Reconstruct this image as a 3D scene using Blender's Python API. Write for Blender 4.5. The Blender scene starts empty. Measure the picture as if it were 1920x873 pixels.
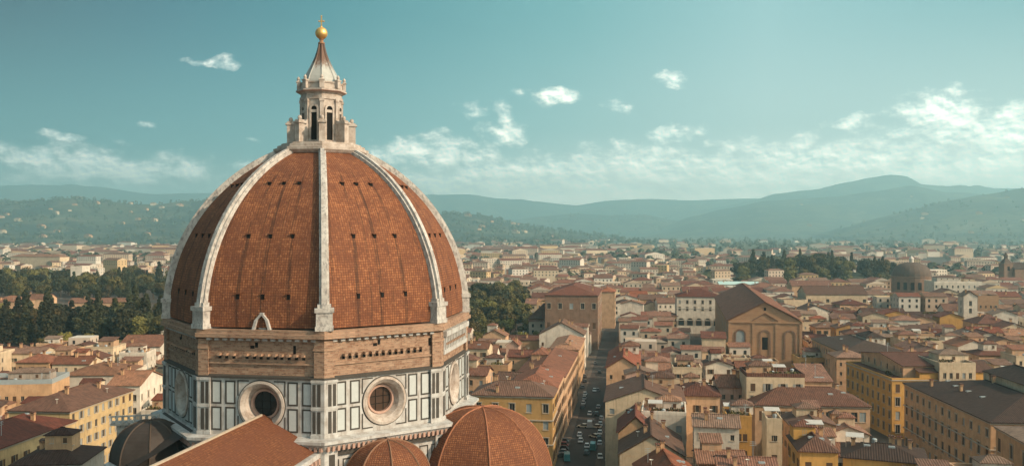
import bpy, math, random
from math import sin, cos, pi, radians, sqrt, atan2, hypot
from mathutils import Vector, noise as mnoise

random.seed(7)
sc = bpy.context.scene
COL = sc.collection

# ------------------------------------------------------------------ camera
F, HZ, CZ = 1640.0, 431.0, 70.5            # focal length in photo pixels, horizon row, eye height
cam_d = bpy.data.cameras.new('camera')
cam_d.sensor_width = 36.0
cam_d.lens = 36.0 * F / 1920.0
cam_d.clip_start = 1.0
cam_d.clip_end = 90000.0
cam = bpy.data.objects.new('camera', cam_d)
COL.objects.link(cam)
cam.location = (0, 0, CZ)
cam.rotation_euler = (radians(90) - math.atan(5.5 / F), 0, 0)
sc.camera = cam

# ------------------------------------------------------------------ sun, sky, exposure
SUN_AZ = 115.0        # degrees clockwise from +Y (the view direction)
SUN_EL = 30.0
SUN_STRENGTH = 4.9
SKY_STRENGTH = 0.14
sd = bpy.data.lights.new('sun', 'SUN')
sd.energy = SUN_STRENGTH
sd.angle = radians(0.53)
sd.color = (1.0, 0.76, 0.53)
sun = bpy.data.objects.new('sun', sd)
COL.objects.link(sun)
_d = Vector((sin(radians(SUN_AZ)) * cos(radians(SUN_EL)), cos(radians(SUN_AZ)) * cos(radians(SUN_EL)), sin(radians(SUN_EL))))
sun.rotation_euler = _d.to_track_quat('Z', 'Y').to_euler()
sun.location = _d * 500

sc.view_settings.view_transform = 'Standard'
sc.view_settings.look = 'None'
sc.view_settings.gamma = 1.0
sc.view_settings.exposure = 0.12
sc.view_settings.use_curve_mapping = False
sc.cycles.use_denoising = True
try:
    sc.cycles.denoiser = 'OPENIMAGEDENOISE'
except Exception:
    pass
sc.cycles.max_bounces = 8
sc.cycles.diffuse_bounces = 3
sc.cycles.glossy_bounces = 2
sc.cycles.transmission_bounces = 2
sc.cycles.transparent_max_bounces = 8
sc.cycles.volume_bounces = 4
sc.cycles.sample_clamp_indirect = 6.0


class NT:
    """small helper to write node trees"""
    def __init__(self, tree):
        self.t = tree
        self.n = tree.nodes
        self.l = tree.links

    def new(self, typ, **kw):
        nd = self.n.new(typ)
        for k, v in kw.items():
            setattr(nd, k, v)
        return nd

    def put(self, sock, v):
        if v is None:
            return
        if isinstance(v, bpy.types.NodeSocket):
            self.l.new(v, sock)
        else:
            if isinstance(v, (tuple, list)) and len(v) == 3 and sock.type == 'RGBA':
                v = (*v, 1.0)
            sock.default_value = v

    def math(self, op, a, b=None, c=None, clamp=False):
        nd = self.new('ShaderNodeMath', operation=op, use_clamp=clamp)
        self.put(nd.inputs[0], a)
        self.put(nd.inputs[1], b)
        self.put(nd.inputs[2], c)
        return nd.outputs[0]

    def mix(self, f, a, b, blend='MIX'):
        nd = self.new('ShaderNodeMix', data_type='RGBA', blend_type=blend, clamp_factor=True)
        self.put(nd.inputs[0], f)
        self.put(nd.inputs[6], a)
        self.put(nd.inputs[7], b)
        return nd.outputs[2]

    def noise(self, vec, scale, detail=4.0, rough=0.55, out=0, lac=2.0, dist=0.0):
        nd = self.new('ShaderNodeTexNoise')
        self.put(nd.inputs['Vector'], vec)
        nd.inputs['Scale'].default_value = scale
        nd.inputs['Detail'].default_value = detail
        nd.inputs['Roughness'].default_value = rough
        nd.inputs['Lacunarity'].default_value = lac
        nd.inputs['Distortion'].default_value = dist
        return nd.outputs[out]

    def mapping(self, vec, loc=(0, 0, 0), scale=(1, 1, 1), rot=(0, 0, 0)):
        nd = self.new('ShaderNodeMapping')
        self.put(nd.inputs[0], vec)
        nd.inputs[1].default_value = loc
        nd.inputs[2].default_value = rot
        nd.inputs[3].default_value = scale
        return nd.outputs[0]

    def sstep(self, v, a, b, lo=0.0, hi=1.0):
        nd = self.new('ShaderNodeMapRange', interpolation_type='SMOOTHSTEP')
        self.put(nd.inputs[0], v)
        nd.inputs[1].default_value = a
        nd.inputs[2].default_value = b
        nd.inputs[3].default_value = lo
        nd.inputs[4].default_value = hi
        return nd.outputs[0]

    def lin(self, v, a, b, lo=0.0, hi=1.0):
        nd = self.new('ShaderNodeMapRange')
        self.put(nd.inputs[0], v)
        nd.inputs[1].default_value = a
        nd.inputs[2].default_value = b
        nd.inputs[3].default_value = lo
        nd.inputs[4].default_value = hi
        return nd.outputs[0]

    def ramp(self, f, stops, interp='LINEAR'):
        nd = self.new('ShaderNodeValToRGB')
        cr = nd.color_ramp
        cr.interpolation = interp
        while len(cr.elements) < len(stops):
            cr.elements.new(0.5)
        for e, (p, c) in zip(cr.elements, stops):
            e.position = p
            e.color = (*c, 1.0)
        self.put(nd.inputs[0], f)
        return nd.outputs[0]


w = bpy.data.worlds.new('World')
sc.world = w
w.use_nodes = True
wt = NT(w.node_tree)
for nd in list(wt.n):
    wt.n.remove(nd)
sky = wt.new('ShaderNodeTexSky', sky_type='NISHITA')
sky.sun_disc = False
sky.sun_elevation = radians(SUN_EL)
sky.sun_rotation = radians(SUN_AZ)
sky.altitude = 100
sky.air_density = 1.0
sky.dust_density = 2.2
sky.ozone_density = 1.5
tc = wt.new('ShaderNodeTexCoord')
sep = wt.new('ShaderNodeSeparateXYZ')
wt.l.new(tc.outputs['Generated'], sep.inputs[0])
az = wt.math('MULTIPLY', wt.math('ARCTAN2', sep.outputs[0], sep.outputs[1]), 180 / pi)
el = wt.math('MULTIPLY', wt.math('ARCSINE', sep.outputs[2]), 180 / pi)
comb = wt.new('ShaderNodeCombineXYZ')
wt.l.new(az, comb.inputs[0])
wt.l.new(el, comb.inputs[1])
ae = comb.outputs[0]
# the sky of this hour: deep teal away from the sun, pale and warm towards it and near the horizon
def row(stops):
    return wt.ramp(wt.lin(az, -40.0, 40.0), [((a_ + 40) / 80, tuple(10 * x for x in c)) for a_, c in stops])


r_top = row([(-31, (.0, .016, .045)), (-22, (.002, .070, .115)), (-12, (.016, .150, .185)), (4, (.115, .305, .320)), (16, (.25, .43, .44)), (31, (.12, .29, .32))])
r_mid = row([(-31, (.025, .15, .19)), (-14, (.085, .26, .29)), (0, (.23, .41, .415)), (16, (.46, .57, .55)), (31, (.47, .56, .535))])
r_low = row([(-31, (.32, .42, .40)), (-10, (.46, .56, .53)), (4, (.68, .73, .67)), (25, (.98, .92, .82))])
cust = wt.mix(wt.sstep(el, 0.5, 5.5), r_low, r_mid)
cust = wt.mix(wt.sstep(el, 3.5, 15.0), cust, r_top)
hz = wt.math('MULTIPLY', wt.sstep(el, 4.5, 0.8), wt.sstep(az, -20.0, 8.0))
cust = wt.mix(hz, cust, (19.0, 16.6, 13.8))
cust = wt.mix(wt.sstep(el, 18.0, 60.0), cust, (2.1, 3.0, 3.4))
# pale glow of the air round the sun, well to the right of the view
dp = wt.new('ShaderNodeVectorMath', operation='DOT_PRODUCT')
wt.l.new(tc.outputs['Generated'], dp.inputs[0])
dp.inputs[1].default_value = _d
glow = wt.math('POWER', wt.math('MAXIMUM', dp.outputs['Value'], 0.0), 5.0)
cust = wt.mix(glow, cust, (22.0, 20.0, 17.0))
base = wt.mix(0.85, wt.mix(1.0, sky.outputs[0], (0.66, 0.86, 0.74), 'MULTIPLY'), cust)


def PX(x, y):
    a = math.atan((x - 960) / F)
    return math.degrees(a), math.degrees(math.atan((HZ - y) / F * cos(a)))


# cloud banks: (x, y, half width, half height, amount) in directions measured on the photograph
BL = [(150, 312, 110, 36, 1.0), (75, 298, 62, 30, .95), (335, 315, 72, 28, .95), (240, 325, 110, 30, 1.0), (250, 350, 260, 22, .55), (20, 305, 40, 18, .7), (30, 345, 120, 30, .5),
      (770, 285, 80, 30, .9), (840, 290, 80, 36, .95), (930, 318, 120, 34, .8), (1060, 320, 130, 36, .75), (1180, 315, 120, 44, .75), (1000, 350, 400, 34, .8),
      (1330, 320, 170, 40, .85), (1520, 300, 170, 40, 1.0), (1640, 300, 120, 34, .9), (1500, 345, 400, 36, .85), (1800, 320, 240, 50, .95),
      (1750, 215, 70, 36, 1.0), (1810, 235, 90, 38, .95), (1900, 255, 80, 50, .95), (1700, 248, 50, 20, .7),
      (1035, 182, 44, 16, .80), (945, 248, 54, 18, .84), (1165, 197, 34, 13, .74), (1258, 147, 26, 13, .70), (1262, 248, 50, 16, .76),
      (900, 206, 40, 16, .52), (935, 215, 18, 16, .52), (385, 116, 38, 7, .60), (425, 122, 22, 12, .68), (122, 253, 32, 7, .74), (455, 310, 30, 9, .68), (275, 236, 18, 6, .5), (470, 263, 18, 6, .5),
      (1600, 232, 50, 12, .6), (980, 176, 18, 9, .5)]
nzc = wt.noise(wt.mapping(ae, (1, 8, 2)), 0.5, 4.0, 0.5, 1)
vm_ = wt.new('ShaderNodeVectorMath', operation='MULTIPLY_ADD')
wt.l.new(nzc, vm_.inputs[0])
vm_.inputs[1].default_value = (2.6, 1.7, 0)
vm_.inputs[2].default_value = (-1.3, -0.85, 0)
va_ = wt.new('ShaderNodeVectorMath', operation='ADD')
wt.l.new(ae, va_.inputs[0])
wt.l.new(vm_.outputs[0], va_.inputs[1])
aew = va_.outputs[0]
cov = None
for x, y, hw, hh, am in BL:
    a, e = PX(x, y)
    sa, se = math.degrees(hw * 1.5 / F), math.degrees(hh * 1.5 / F)
    mp = wt.mapping(aew, (-a / sa, -e / se, 0), (1 / sa, 1 / se, 1))
    g = wt.new('ShaderNodeTexGradient', gradient_type='QUADRATIC_SPHERE')
    wt.l.new(mp, g.inputs[0])
    v = wt.math('MULTIPLY', wt.math('SQRT', g.outputs[1]), am)
    cov = v if cov is None else wt.math('MAXIMUM', cov, v)


def cloud_noise(dx, dy):
    p = wt.mapping(ae, (dx, dy, 3.7), (1.0, 1.55, 1.0))
    return wt.noise(p, 0.70, 7.0, 0.55)


n0 = cloud_noise(0.0, 0.0)
n1 = cloud_noise(-0.10, -0.20)
dens = wt.math('ADD', wt.math('MULTIPLY', cov, 0.62), wt.math('SUBTRACT', n0, 0.5))
dens = wt.math('MULTIPLY', dens, wt.sstep(cov, 0.0, 0.15))
alpha = wt.sstep(dens, 0.06, 0.60)
lit = wt.lin(wt.math('SUBTRACT', n0, n1), -0.09, 0.10)
c_cloud = wt.mix(lit, (5.0, 6.0, 5.7), (12.0, 11.2, 9.8))
c_far = wt.mix(wt.sstep(az, -30.0, 20.0), (4.2, 5.1, 4.8), (15.5, 14.2, 12.4))
c_cloud = wt.mix(wt.sstep(el, 4.2, 0.8), c_cloud, c_far)
alpha = wt.math('MULTIPLY', alpha, wt.lin(az, -32.0, 20.0, 0.90, 0.94))
veil = wt.math('MULTIPLY', wt.math('MULTIPLY', wt.sstep(el, 6.8, 0.8), wt.sstep(az, -16.0, 4.0)), wt.lin(wt.noise(wt.mapping(ae, (5, 2, 0), (1.0, 1.9, 1.0)), 0.16, 5.0, 0.6), 0.3, 0.65, 0.25, 1.0))
veil2 = wt.math('MULTIPLY', wt.math('MULTIPLY', wt.sstep(el, 4.6, 0.5), wt.sstep(az, -15.0, -20.0)), 0.55)
veil = wt.math('MULTIPLY', wt.math('MAXIMUM', veil, veil2), 0.9)
full = wt.mix(wt.math('MULTIPLY', veil, wt.math('SUBTRACT', 1.0, wt.math('MULTIPLY', hz, 0.75))), base, c_far)
c_cloud = wt.mix(1.0, c_cloud, wt.mix(wt.sstep(az, -26.0, 2.0), (1.15, 1.15, 1.15), (1.42, 1.38, 1.32)), 'MULTIPLY')
full = wt.mix(alpha, full, c_cloud)
bg = wt.new('ShaderNodeBackground')
wt.l.new(full, bg.inputs[0])
bg.inputs[1].default_value = SKY_STRENGTH
wo = wt.new('ShaderNodeOutputWorld')
wt.l.new(bg.outputs[0], wo.inputs[0])

HAZE_DENSITY = 1.2e-4
HAZE_COLOR = (0.56, 0.91, 0.99)

# ------------------------------------------------------------------ helpers: points


def at(px, py, h):
    """world point at height h seen at photo pixel px, py"""
    Y = (CZ - h) * F / (py - HZ)
    return ((px - 960) / F * Y, Y)


def pix(x, y, z):
    return 960 + F * x / y, HZ - F * (z - CZ) / y


# ------------------------------------------------------------------ materials
MATS = {}


def mat(name, fn=None):
    if name in MATS:
        return MATS[name]
    m = bpy.data.materials.new(name)
    m.use_nodes = True
    t = NT(m.node_tree)
    b = t.n.get('Principled BSDF')
    b.inputs['Roughness'].default_value = 0.85
    b.inputs['Specular IOR Level'].default_value = 0.2
    if fn:
        fn(t, b)
    MATS[name] = m
    return m


def coord(t, which='Object'):
    return t.new('ShaderNodeTexCoord').outputs[which]


def bump(t, b, h, strength=0.4, dist=0.1):
    n = t.new('ShaderNodeBump')
    n.inputs['Strength'].default_value = strength
    n.inputs['Distance'].default_value = dist
    t.put(n.inputs['Height'], h)
    t.l.new(n.outputs[0], b.inputs['Normal'])


def scale_col(c, k):
    return tuple(min(1.0, x * k) for x in c)


def stucco(name, c, dirt=0.55):
    def fn(t, b):
        co = coord(t)
        n = t.noise(co, 0.35, 5, 0.6)
        st = t.noise(t.mapping(co, scale=(1.6, 1.6, 0.16)), 1.0, 4, 0.6)
        n5 = t.noise(co, 0.9, 4, 0.65)
        col = t.mix(t.sstep(n, 0.35, 0.7), c, scale_col(c, 0.78))
        col = t.mix(t.math('MULTIPLY', t.sstep(n5, 0.55, 0.68), 0.45), col, (c[0] * .78, c[1] * .66, c[2] * .55))
        col = t.mix(t.math('MULTIPLY', t.sstep(st, 0.52, 0.75), dirt), col, (c[0] * .45, c[1] * .42, c[2] * .40))
        oi = t.new('ShaderNodeObjectInfo')
        hs = t.new('ShaderNodeHueSaturation')
        t.put(hs.inputs['Value'], t.lin(oi.outputs['Random'], 0, 1, 0.86, 1.12))
        t.put(hs.inputs['Color'], col)
        t.put(b.inputs['Base Color'], hs.outputs[0])
        bump(t, b, t.noise(co, 3.0, 3), 0.2, 0.05)
    return mat(name, fn)


def tiled(name, c, rnd='object'):
    """terracotta barrel tile roof: rows down the slope, weathered patches"""
    def fn(t, b):
        uv = coord(t, 'UV')
        sp = t.new('ShaderNodeSeparateXYZ')
        t.l.new(uv, sp.inputs[0])
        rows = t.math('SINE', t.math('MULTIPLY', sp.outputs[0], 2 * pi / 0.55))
        n1 = t.noise(t.mapping(uv, scale=(1.8, 0.5, 1)), 1.0, 5, 0.7)
        n2 = t.noise(uv, 0.22, 4, 0.6)
        n3 = t.noise(t.mapping(uv, scale=(2.2, 1.2, 1)), 2.2, 2, 0.5)
        col = t.mix(t.sstep(n1, 0.3, 0.72), scale_col(c, 0.62), scale_col(c, 1.35))
        col = t.mix(t.math('MULTIPLY', t.sstep(n2, 0.45, 0.72), 0.6), col, (0.075, 0.040, 0.028))
        col = t.mix(t.math('MULTIPLY', t.sstep(n3, 0.60, 0.75), 0.5), col, (c[0] * 1.5, c[1] * 1.9, c[2] * 2.3))
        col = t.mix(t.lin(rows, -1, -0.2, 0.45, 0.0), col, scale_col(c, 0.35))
        if rnd == 'object':
            r = t.new('ShaderNodeObjectInfo').outputs['Random']
        else:
            r = t.new('ShaderNodeNewGeometry').outputs['Random Per Island']
        hs = t.new('ShaderNodeHueSaturation')
        t.put(hs.inputs['Hue'], t.lin(r, 0, 1, 0.488, 0.512))
        t.put(hs.inputs['Saturation'], t.lin(r, 0, 1, 1.08, 0.80))
        t.put(hs.inputs['Value'], t.lin(t.math('FRACT', t.math('MULTIPLY', r, 7.31)), 0, 1, 0.72, 1.18))
        t.put(hs.inputs['Color'], col)
        t.put(b.inputs['Base Color'], hs.outputs[0])
        bump(t, b, t.math('ADD', rows, n1), 0.5, 0.08)
    return mat(name, fn)


def plain(name, c, rough=0.8, metal=0.0, var=0.2, sc_=1.0, spec=0.2):
    def fn(t, b):
        co = coord(t)
        n = t.noise(co, sc_, 4, 0.6)
        t.put(b.inputs['Base Color'], t.mix(n, scale_col(c, 1 - var), scale_col(c, 1 + var)))
        b.inputs['Roughness'].default_value = rough
        b.inputs['Metallic'].default_value = metal
        b.inputs['Specular IOR Level'].default_value = spec
    return mat(name, fn)


def island_stucco():
    def fn(t, b):
        r = t.new('ShaderNodeNewGeometry').outputs['Random Per Island']
        col = t.ramp(r, [(0.0, (0.58, 0.50, 0.40)), (0.22, (0.70, 0.64, 0.55)), (0.4, (0.58, 0.42, 0.27)), (0.55, (0.64, 0.53, 0.43)),
                         (0.7, (0.52, 0.36, 0.25)), (0.85, (0.60, 0.40, 0.18)), (1.0, (0.74, 0.70, 0.63))])
        n = t.noise(coord(t), 0.25, 3, 0.6)
        t.put(b.inputs['Base Color'], t.mix(t.math('MULTIPLY', n, 0.5), col, (0.30, 0.24, 0.18)))
    return mat('stucco_mixed', fn)


WALLS = {
    'white': (0.72, 0.64, 0.53), 'cream': (0.64, 0.50, 0.34), 'ochre': (0.52, 0.31, 0.12), 'yellow': (0.60, 0.335, 0.10),
    'peach': (0.60, 0.385, 0.235), 'pink': (0.60, 0.39, 0.30), 'grey': (0.42, 0.36, 0.30), 'straw': (0.56, 0.40, 0.205), 'buff': (0.55, 0.34, 0.19),
}
for k, c in WALLS.items():
    stucco('stucco_' + k, c)
ROOFS = {'nave': (0.185, 0.066, 0.035), 'terracotta': (0.235, 0.092, 0.049), 'brown': (0.150, 0.062, 0.038), 'orange': (0.31, 0.125, 0.060), 'dusty': (0.235, 0.130, 0.085), 'dark': (0.072, 0.040, 0.029)}
for k, c in ROOFS.items():
    tiled('tiles_' + k, c)


def f_brickwall(t, b):
    uv = coord(t, 'UV')
    br = t.new('ShaderNodeTexBrick')
    t.l.new(uv, br.inputs['Vector'])
    br.inputs['Scale'].default_value = 1.0
    br.inputs['Brick Width'].default_value = 0.95
    br.inputs['Row Height'].default_value = 0.36
    br.inputs['Mortar Size'].default_value = 0.035
    br.inputs['Color1'].default_value = (0.43, 0.27, 0.18, 1)
    br.inputs['Color2'].default_value = (0.235, 0.125, 0.080, 1)
    br.inputs['Mortar'].default_value = (0.34, 0.25, 0.175, 1)
    n = t.noise(uv, 0.45, 6, 0.7)
    n2 = t.noise(t.mapping(uv, scale=(0.6, 1.3, 1)), 1.5, 5, 0.75)
    n3 = t.noise(t.mapping(uv, scale=(1.5, 0.25, 1)), 1.0, 4, 0.7)
    col = t.mix(t.math('MULTIPLY', t.sstep(n, 0.42, 0.68), 0.60), br.outputs[0], (0.42, 0.305, 0.22))
    col = t.mix(t.math('MULTIPLY', t.sstep(n2, 0.50, 0.66), 0.75), col, (0.13, 0.075, 0.05))
    col = t.mix(t.math('MULTIPLY', t.sstep(n3, 0.56, 0.72), 0.5), col, (0.11, 0.07, 0.05))
    t.put(b.inputs['Base Color'], col)
    bump(t, b, t.math('ADD', br.outputs[1], n2), 0.8, 0.10)


mat('rough_brick', f_brickwall)


def f_churchbrick(t, b):
    co = coord(t)
    n = t.noise(co, 0.3, 5, 0.6)
    band = t.noise(t.mapping(co, scale=(0.3, 0.3, 2.2)), 1.0, 3, 0.6)
    col = t.mix(n, (0.31, 0.175, 0.098), (0.46, 0.285, 0.17))
    col = t.mix(t.math('MULTIPLY', t.sstep(band, 0.5, 0.7), 0.5), col, (0.22, 0.125, 0.075))
    t.put(b.inputs['Base Color'], col)
    bump(t, b, t.noise(co, 2.0, 3), 0.4, 0.1)


mat('warm_brick', f_churchbrick)
stucco('brown_stone', (0.25, 0.155, 0.105), 0.5)


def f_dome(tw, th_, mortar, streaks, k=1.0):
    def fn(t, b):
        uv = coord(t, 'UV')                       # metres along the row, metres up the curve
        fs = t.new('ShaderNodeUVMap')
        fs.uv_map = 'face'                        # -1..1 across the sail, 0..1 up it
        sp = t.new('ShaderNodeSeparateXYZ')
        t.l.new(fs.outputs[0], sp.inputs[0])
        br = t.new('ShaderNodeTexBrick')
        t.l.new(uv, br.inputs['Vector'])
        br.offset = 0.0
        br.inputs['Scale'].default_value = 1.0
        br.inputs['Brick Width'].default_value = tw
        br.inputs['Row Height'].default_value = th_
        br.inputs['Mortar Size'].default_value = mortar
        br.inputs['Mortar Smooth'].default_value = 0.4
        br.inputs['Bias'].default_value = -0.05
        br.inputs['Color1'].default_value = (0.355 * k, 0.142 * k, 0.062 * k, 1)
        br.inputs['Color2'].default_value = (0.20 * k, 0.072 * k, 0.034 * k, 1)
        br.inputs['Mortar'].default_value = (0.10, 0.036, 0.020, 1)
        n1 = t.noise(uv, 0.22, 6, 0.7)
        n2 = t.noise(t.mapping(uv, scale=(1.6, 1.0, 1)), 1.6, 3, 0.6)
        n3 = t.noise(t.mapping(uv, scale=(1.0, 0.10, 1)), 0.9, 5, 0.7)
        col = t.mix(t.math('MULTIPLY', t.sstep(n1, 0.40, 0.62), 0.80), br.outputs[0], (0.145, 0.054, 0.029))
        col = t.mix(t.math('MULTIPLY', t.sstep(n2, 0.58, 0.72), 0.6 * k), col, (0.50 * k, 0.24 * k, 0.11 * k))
        col = t.mix(t.math('MULTIPLY', t.sstep(n3, 0.54, 0.72), 0.55), col, (0.115, 0.045, 0.026))
        if streaks:   # dark weather streaks running down from the openings
            wob = t.math('MULTIPLY', t.math('SUBTRACT', t.noise(uv, 0.16, 3, 0.6), 0.5), 0.10)
            s = t.math('ADD', sp.outputs[0], wob)
            st = None
            for c0, wd, am in ((-0.43, 0.055, .9), (-0.02, 0.060, 1.0), (0.41, 0.050, .85), (-0.88, 0.05, .6), (0.84, 0.05, .5), (-.2, .03, .5), (.2, .03, .45)):
                g = t.math('MULTIPLY', t.sstep(t.math('ABSOLUTE', t.math('SUBTRACT', s, c0)), wd, wd * 0.15), am)
                st = g if st is None else t.math('MAXIMUM', st, g)
            brk = t.sstep(t.noise(t.mapping(uv, scale=(1.4, 0.10, 1)), 0.8, 5, 0.65), 0.38, 0.56)
            fade = t.sstep(sp.outputs[1], 0.86, 0.72)
            st = t.math('MULTIPLY', t.math('MULTIPLY', st, brk), fade)
            col = t.mix(t.math('MULTIPLY', st, 0.80), col, (0.045, 0.024, 0.017))
        t.put(b.inputs['Base Color'], col)
        b.inputs['Roughness'].default_value = 0.8
        bump(t, b, t.math('SUBTRACT', n2, br.outputs[1]), 0.7, 0.10)
    return fn


mat('dome_tiles', f_dome(0.41, 0.42, 0.045, True))
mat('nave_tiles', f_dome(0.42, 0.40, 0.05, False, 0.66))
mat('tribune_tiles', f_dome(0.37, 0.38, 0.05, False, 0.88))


def f_marble(t, b):
    co = coord(t)
    n = t.noise(co, 0.5, 6, 0.65)
    st = t.noise(t.mapping(co, scale=(1.5, 1.5, 0.2)), 1.0, 5, 0.65)
    n2 = t.noise(co, 2.5, 4, 0.7)
    col = t.mix(t.sstep(n, 0.35, 0.7), (0.52, 0.52, 0.50), (0.36, 0.33, 0.30))
    col = t.mix(t.math('MULTIPLY', t.sstep(st, 0.50, 0.70), 0.66), col, (0.225, 0.185, 0.155))
    col = t.mix(t.math('MULTIPLY', t.sstep(n2, 0.58, 0.72), 0.35), col, (0.30, 0.27, 0.25))
    t.put(b.inputs['Base Color'], col)
    b.inputs['Roughness'].default_value = 0.6
    bump(t, b, n2, 0.25, 0.08)


mat('white_marble', f_marble)


def f_ribmarble(t, b):
    co = coord(t)
    n = t.noise(co, 0.55, 6, 0.7)
    n2 = t.noise(t.mapping(co, scale=(1.4, 1.4, 0.7)), 1.5, 5, 0.7)
    col = t.mix(t.sstep(n, 0.38, 0.66), (0.52, 0.50, 0.46), (0.35, 0.32, 0.29))
    col = t.mix(t.math('MULTIPLY', t.sstep(n2, 0.50, 0.62), 0.62), col, (0.15, 0.145, 0.145))
    t.put(b.inputs['Base Color'], col)
    bump(t, b, n2, 0.3, 0.1)


mat('stained_marble', f_ribmarble)


def f_lantern(t, b):
    co = coord(t)
    n = t.noise(co, 0.7, 6, 0.7)
    st = t.noise(t.mapping(co, scale=(1.5, 1.5, 0.25)), 1.3, 5, 0.7)
    col = t.mix(t.sstep(n, 0.4, 0.65), (0.50, 0.44, 0.385), (0.34, 0.275, 0.225))
    col = t.mix(t.math('MULTIPLY', t.sstep(st, 0.54, 0.7), 0.6), col, (0.20, 0.155, 0.13))
    t.put(b.inputs['Base Color'], col)
    bump(t, b, n, 0.25, 0.08)


mat('lantern_marble', f_lantern)
plain('green_marble', (0.064, 0.057, 0.049), 0.6, var=0.35, sc_=2.0)
plain('pink_marble', (0.42, 0.27, 0.21), 0.6, var=0.3, sc_=1.5)
plain('pale_panel', (0.47, 0.50, 0.49), 0.6, var=0.14, sc_=1.2)
plain('dark_glass', (0.012, 0.014, 0.014), 0.25, spec=0.5)
plain('amber_glass', (0.055, 0.030, 0.018), 0.3, spec=0.5, var=.5, sc_=.8)
plain('dark_void', (0.010, 0.009, 0.008), 0.9)
plain('window_glass', (0.022, 0.022, 0.022), 0.3, spec=0.35)
plain('pale_blind', (0.28, 0.31, 0.31), 0.5)
plain('shutter_brown', (0.10, 0.055, 0.03), 0.7)
plain('shutter_grey', (0.30, 0.29, 0.26), 0.7)
plain('shutter_green', (0.035, 0.055, 0.04), 0.7)
plain('window_frame', (0.42, 0.35, 0.27), 0.8)
plain('stone_trim', (0.42, 0.35, 0.27), 0.85, var=.25)
plain('pale_trim', (0.60, 0.55, 0.47), 0.85, var=.25)
plain('brick_chimney', (0.34, 0.19, 0.11), 0.9, var=.3)
plain('sheet_metal', (0.42, 0.46, 0.46), 0.45, 0.3)
plain('pale_awning', (0.48, 0.46, 0.42), 0.8)
plain('turquoise_roof', (0.46, 0.62, 0.58), 0.6)
plain('teal_paint', (0.10, 0.27, 0.29), 0.7)
plain('lead_sheet', (0.050, 0.040, 0.034), 0.6, var=.5, sc_=.6)
plain('lead_seam', (0.075, 0.055, 0.042), 0.6)
plain('slate', (0.105, 0.072, 0.054), 0.8, var=.4, sc_=.5)
plain('trunk_bark', (0.07, 0.05, 0.035), 0.9)
plain('tyre', (0.015, 0.015, 0.015), 0.8)
plain('paving_stone', (0.11, 0.085, 0.068), 0.9, var=.25, sc_=.5)


def f_gold(t, b):
    n = t.noise(coord(t), 1.2, 4, 0.6)
    t.put(b.inputs['Base Color'], t.mix(n, (0.75, 0.40, 0.10), (0.95, 0.62, 0.24)))
    b.inputs['Metallic'].default_value = 0.75
    b.inputs['Roughness'].default_value = 0.42


mat('gilded_copper', f_gold)


def f_spire(t, b):
    co = coord(t)
    sp = t.new('ShaderNodeSeparateXYZ')
    t.l.new(co, sp.inputs[0])
    n = t.noise(t.mapping(co, scale=(1.4, 1.4, 0.25)), 1.2, 5, 0.7)
    k = t.sstep(t.math('ADD', sp.outputs[2], t.math('MULTIPLY', t.math('SUBTRACT', n, 0.5), 7.0)), 100.2, 102.4)
    grey = t.mix(t.noise(co, 1.5, 4), (0.33, 0.345, 0.325), (0.50, 0.50, 0.46))
    rust = t.mix(n, (0.10, 0.058, 0.044), (0.21, 0.125, 0.085))
    t.put(b.inputs['Base Color'], t.mix(k, grey, rust))
    b.inputs['Roughness'].default_value = 0.6


mat('spire_cladding', f_spire)


def leafmat(name, c1, c2):
    def fn(t, b):
        g = t.new('ShaderNodeNewGeometry')
        oi = t.new('ShaderNodeObjectInfo')
        r = g.outputs['Random Per Island']
        n = t.noise(coord(t), 0.25, 3, 0.6)
        col = t.mix(t.math('MULTIPLY', t.math('ADD', r, n), 0.5), c1, c2)
        hs = t.new('ShaderNodeHueSaturation')
        t.put(hs.inputs['Hue'], t.lin(oi.outputs['Random'], 0, 1, 0.475, 0.515))
        t.put(hs.inputs['Value'], t.lin(oi.outputs['Random'], 0, 1, 0.62, 1.65))
        t.put(hs.inputs['Color'], col)
        t.put(b.inputs['Base Color'], hs.outputs[0])
        b.inputs['Roughness'].default_value = 0.75
    return mat(name, fn)


leafmat('leaf_broad', (0.042, 0.040, 0.012), (0.130, 0.104, 0.029))
leafmat('leaf_dark', (0.020, 0.023, 0.010), (0.052, 0.050, 0.019))
leafmat('leaf_bright', (0.100, 0.090, 0.016), (0.19, 0.155, 0.035))
leafmat('leaf_far', (0.028, 0.034, 0.018), (0.070, 0.070, 0.032))


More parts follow.
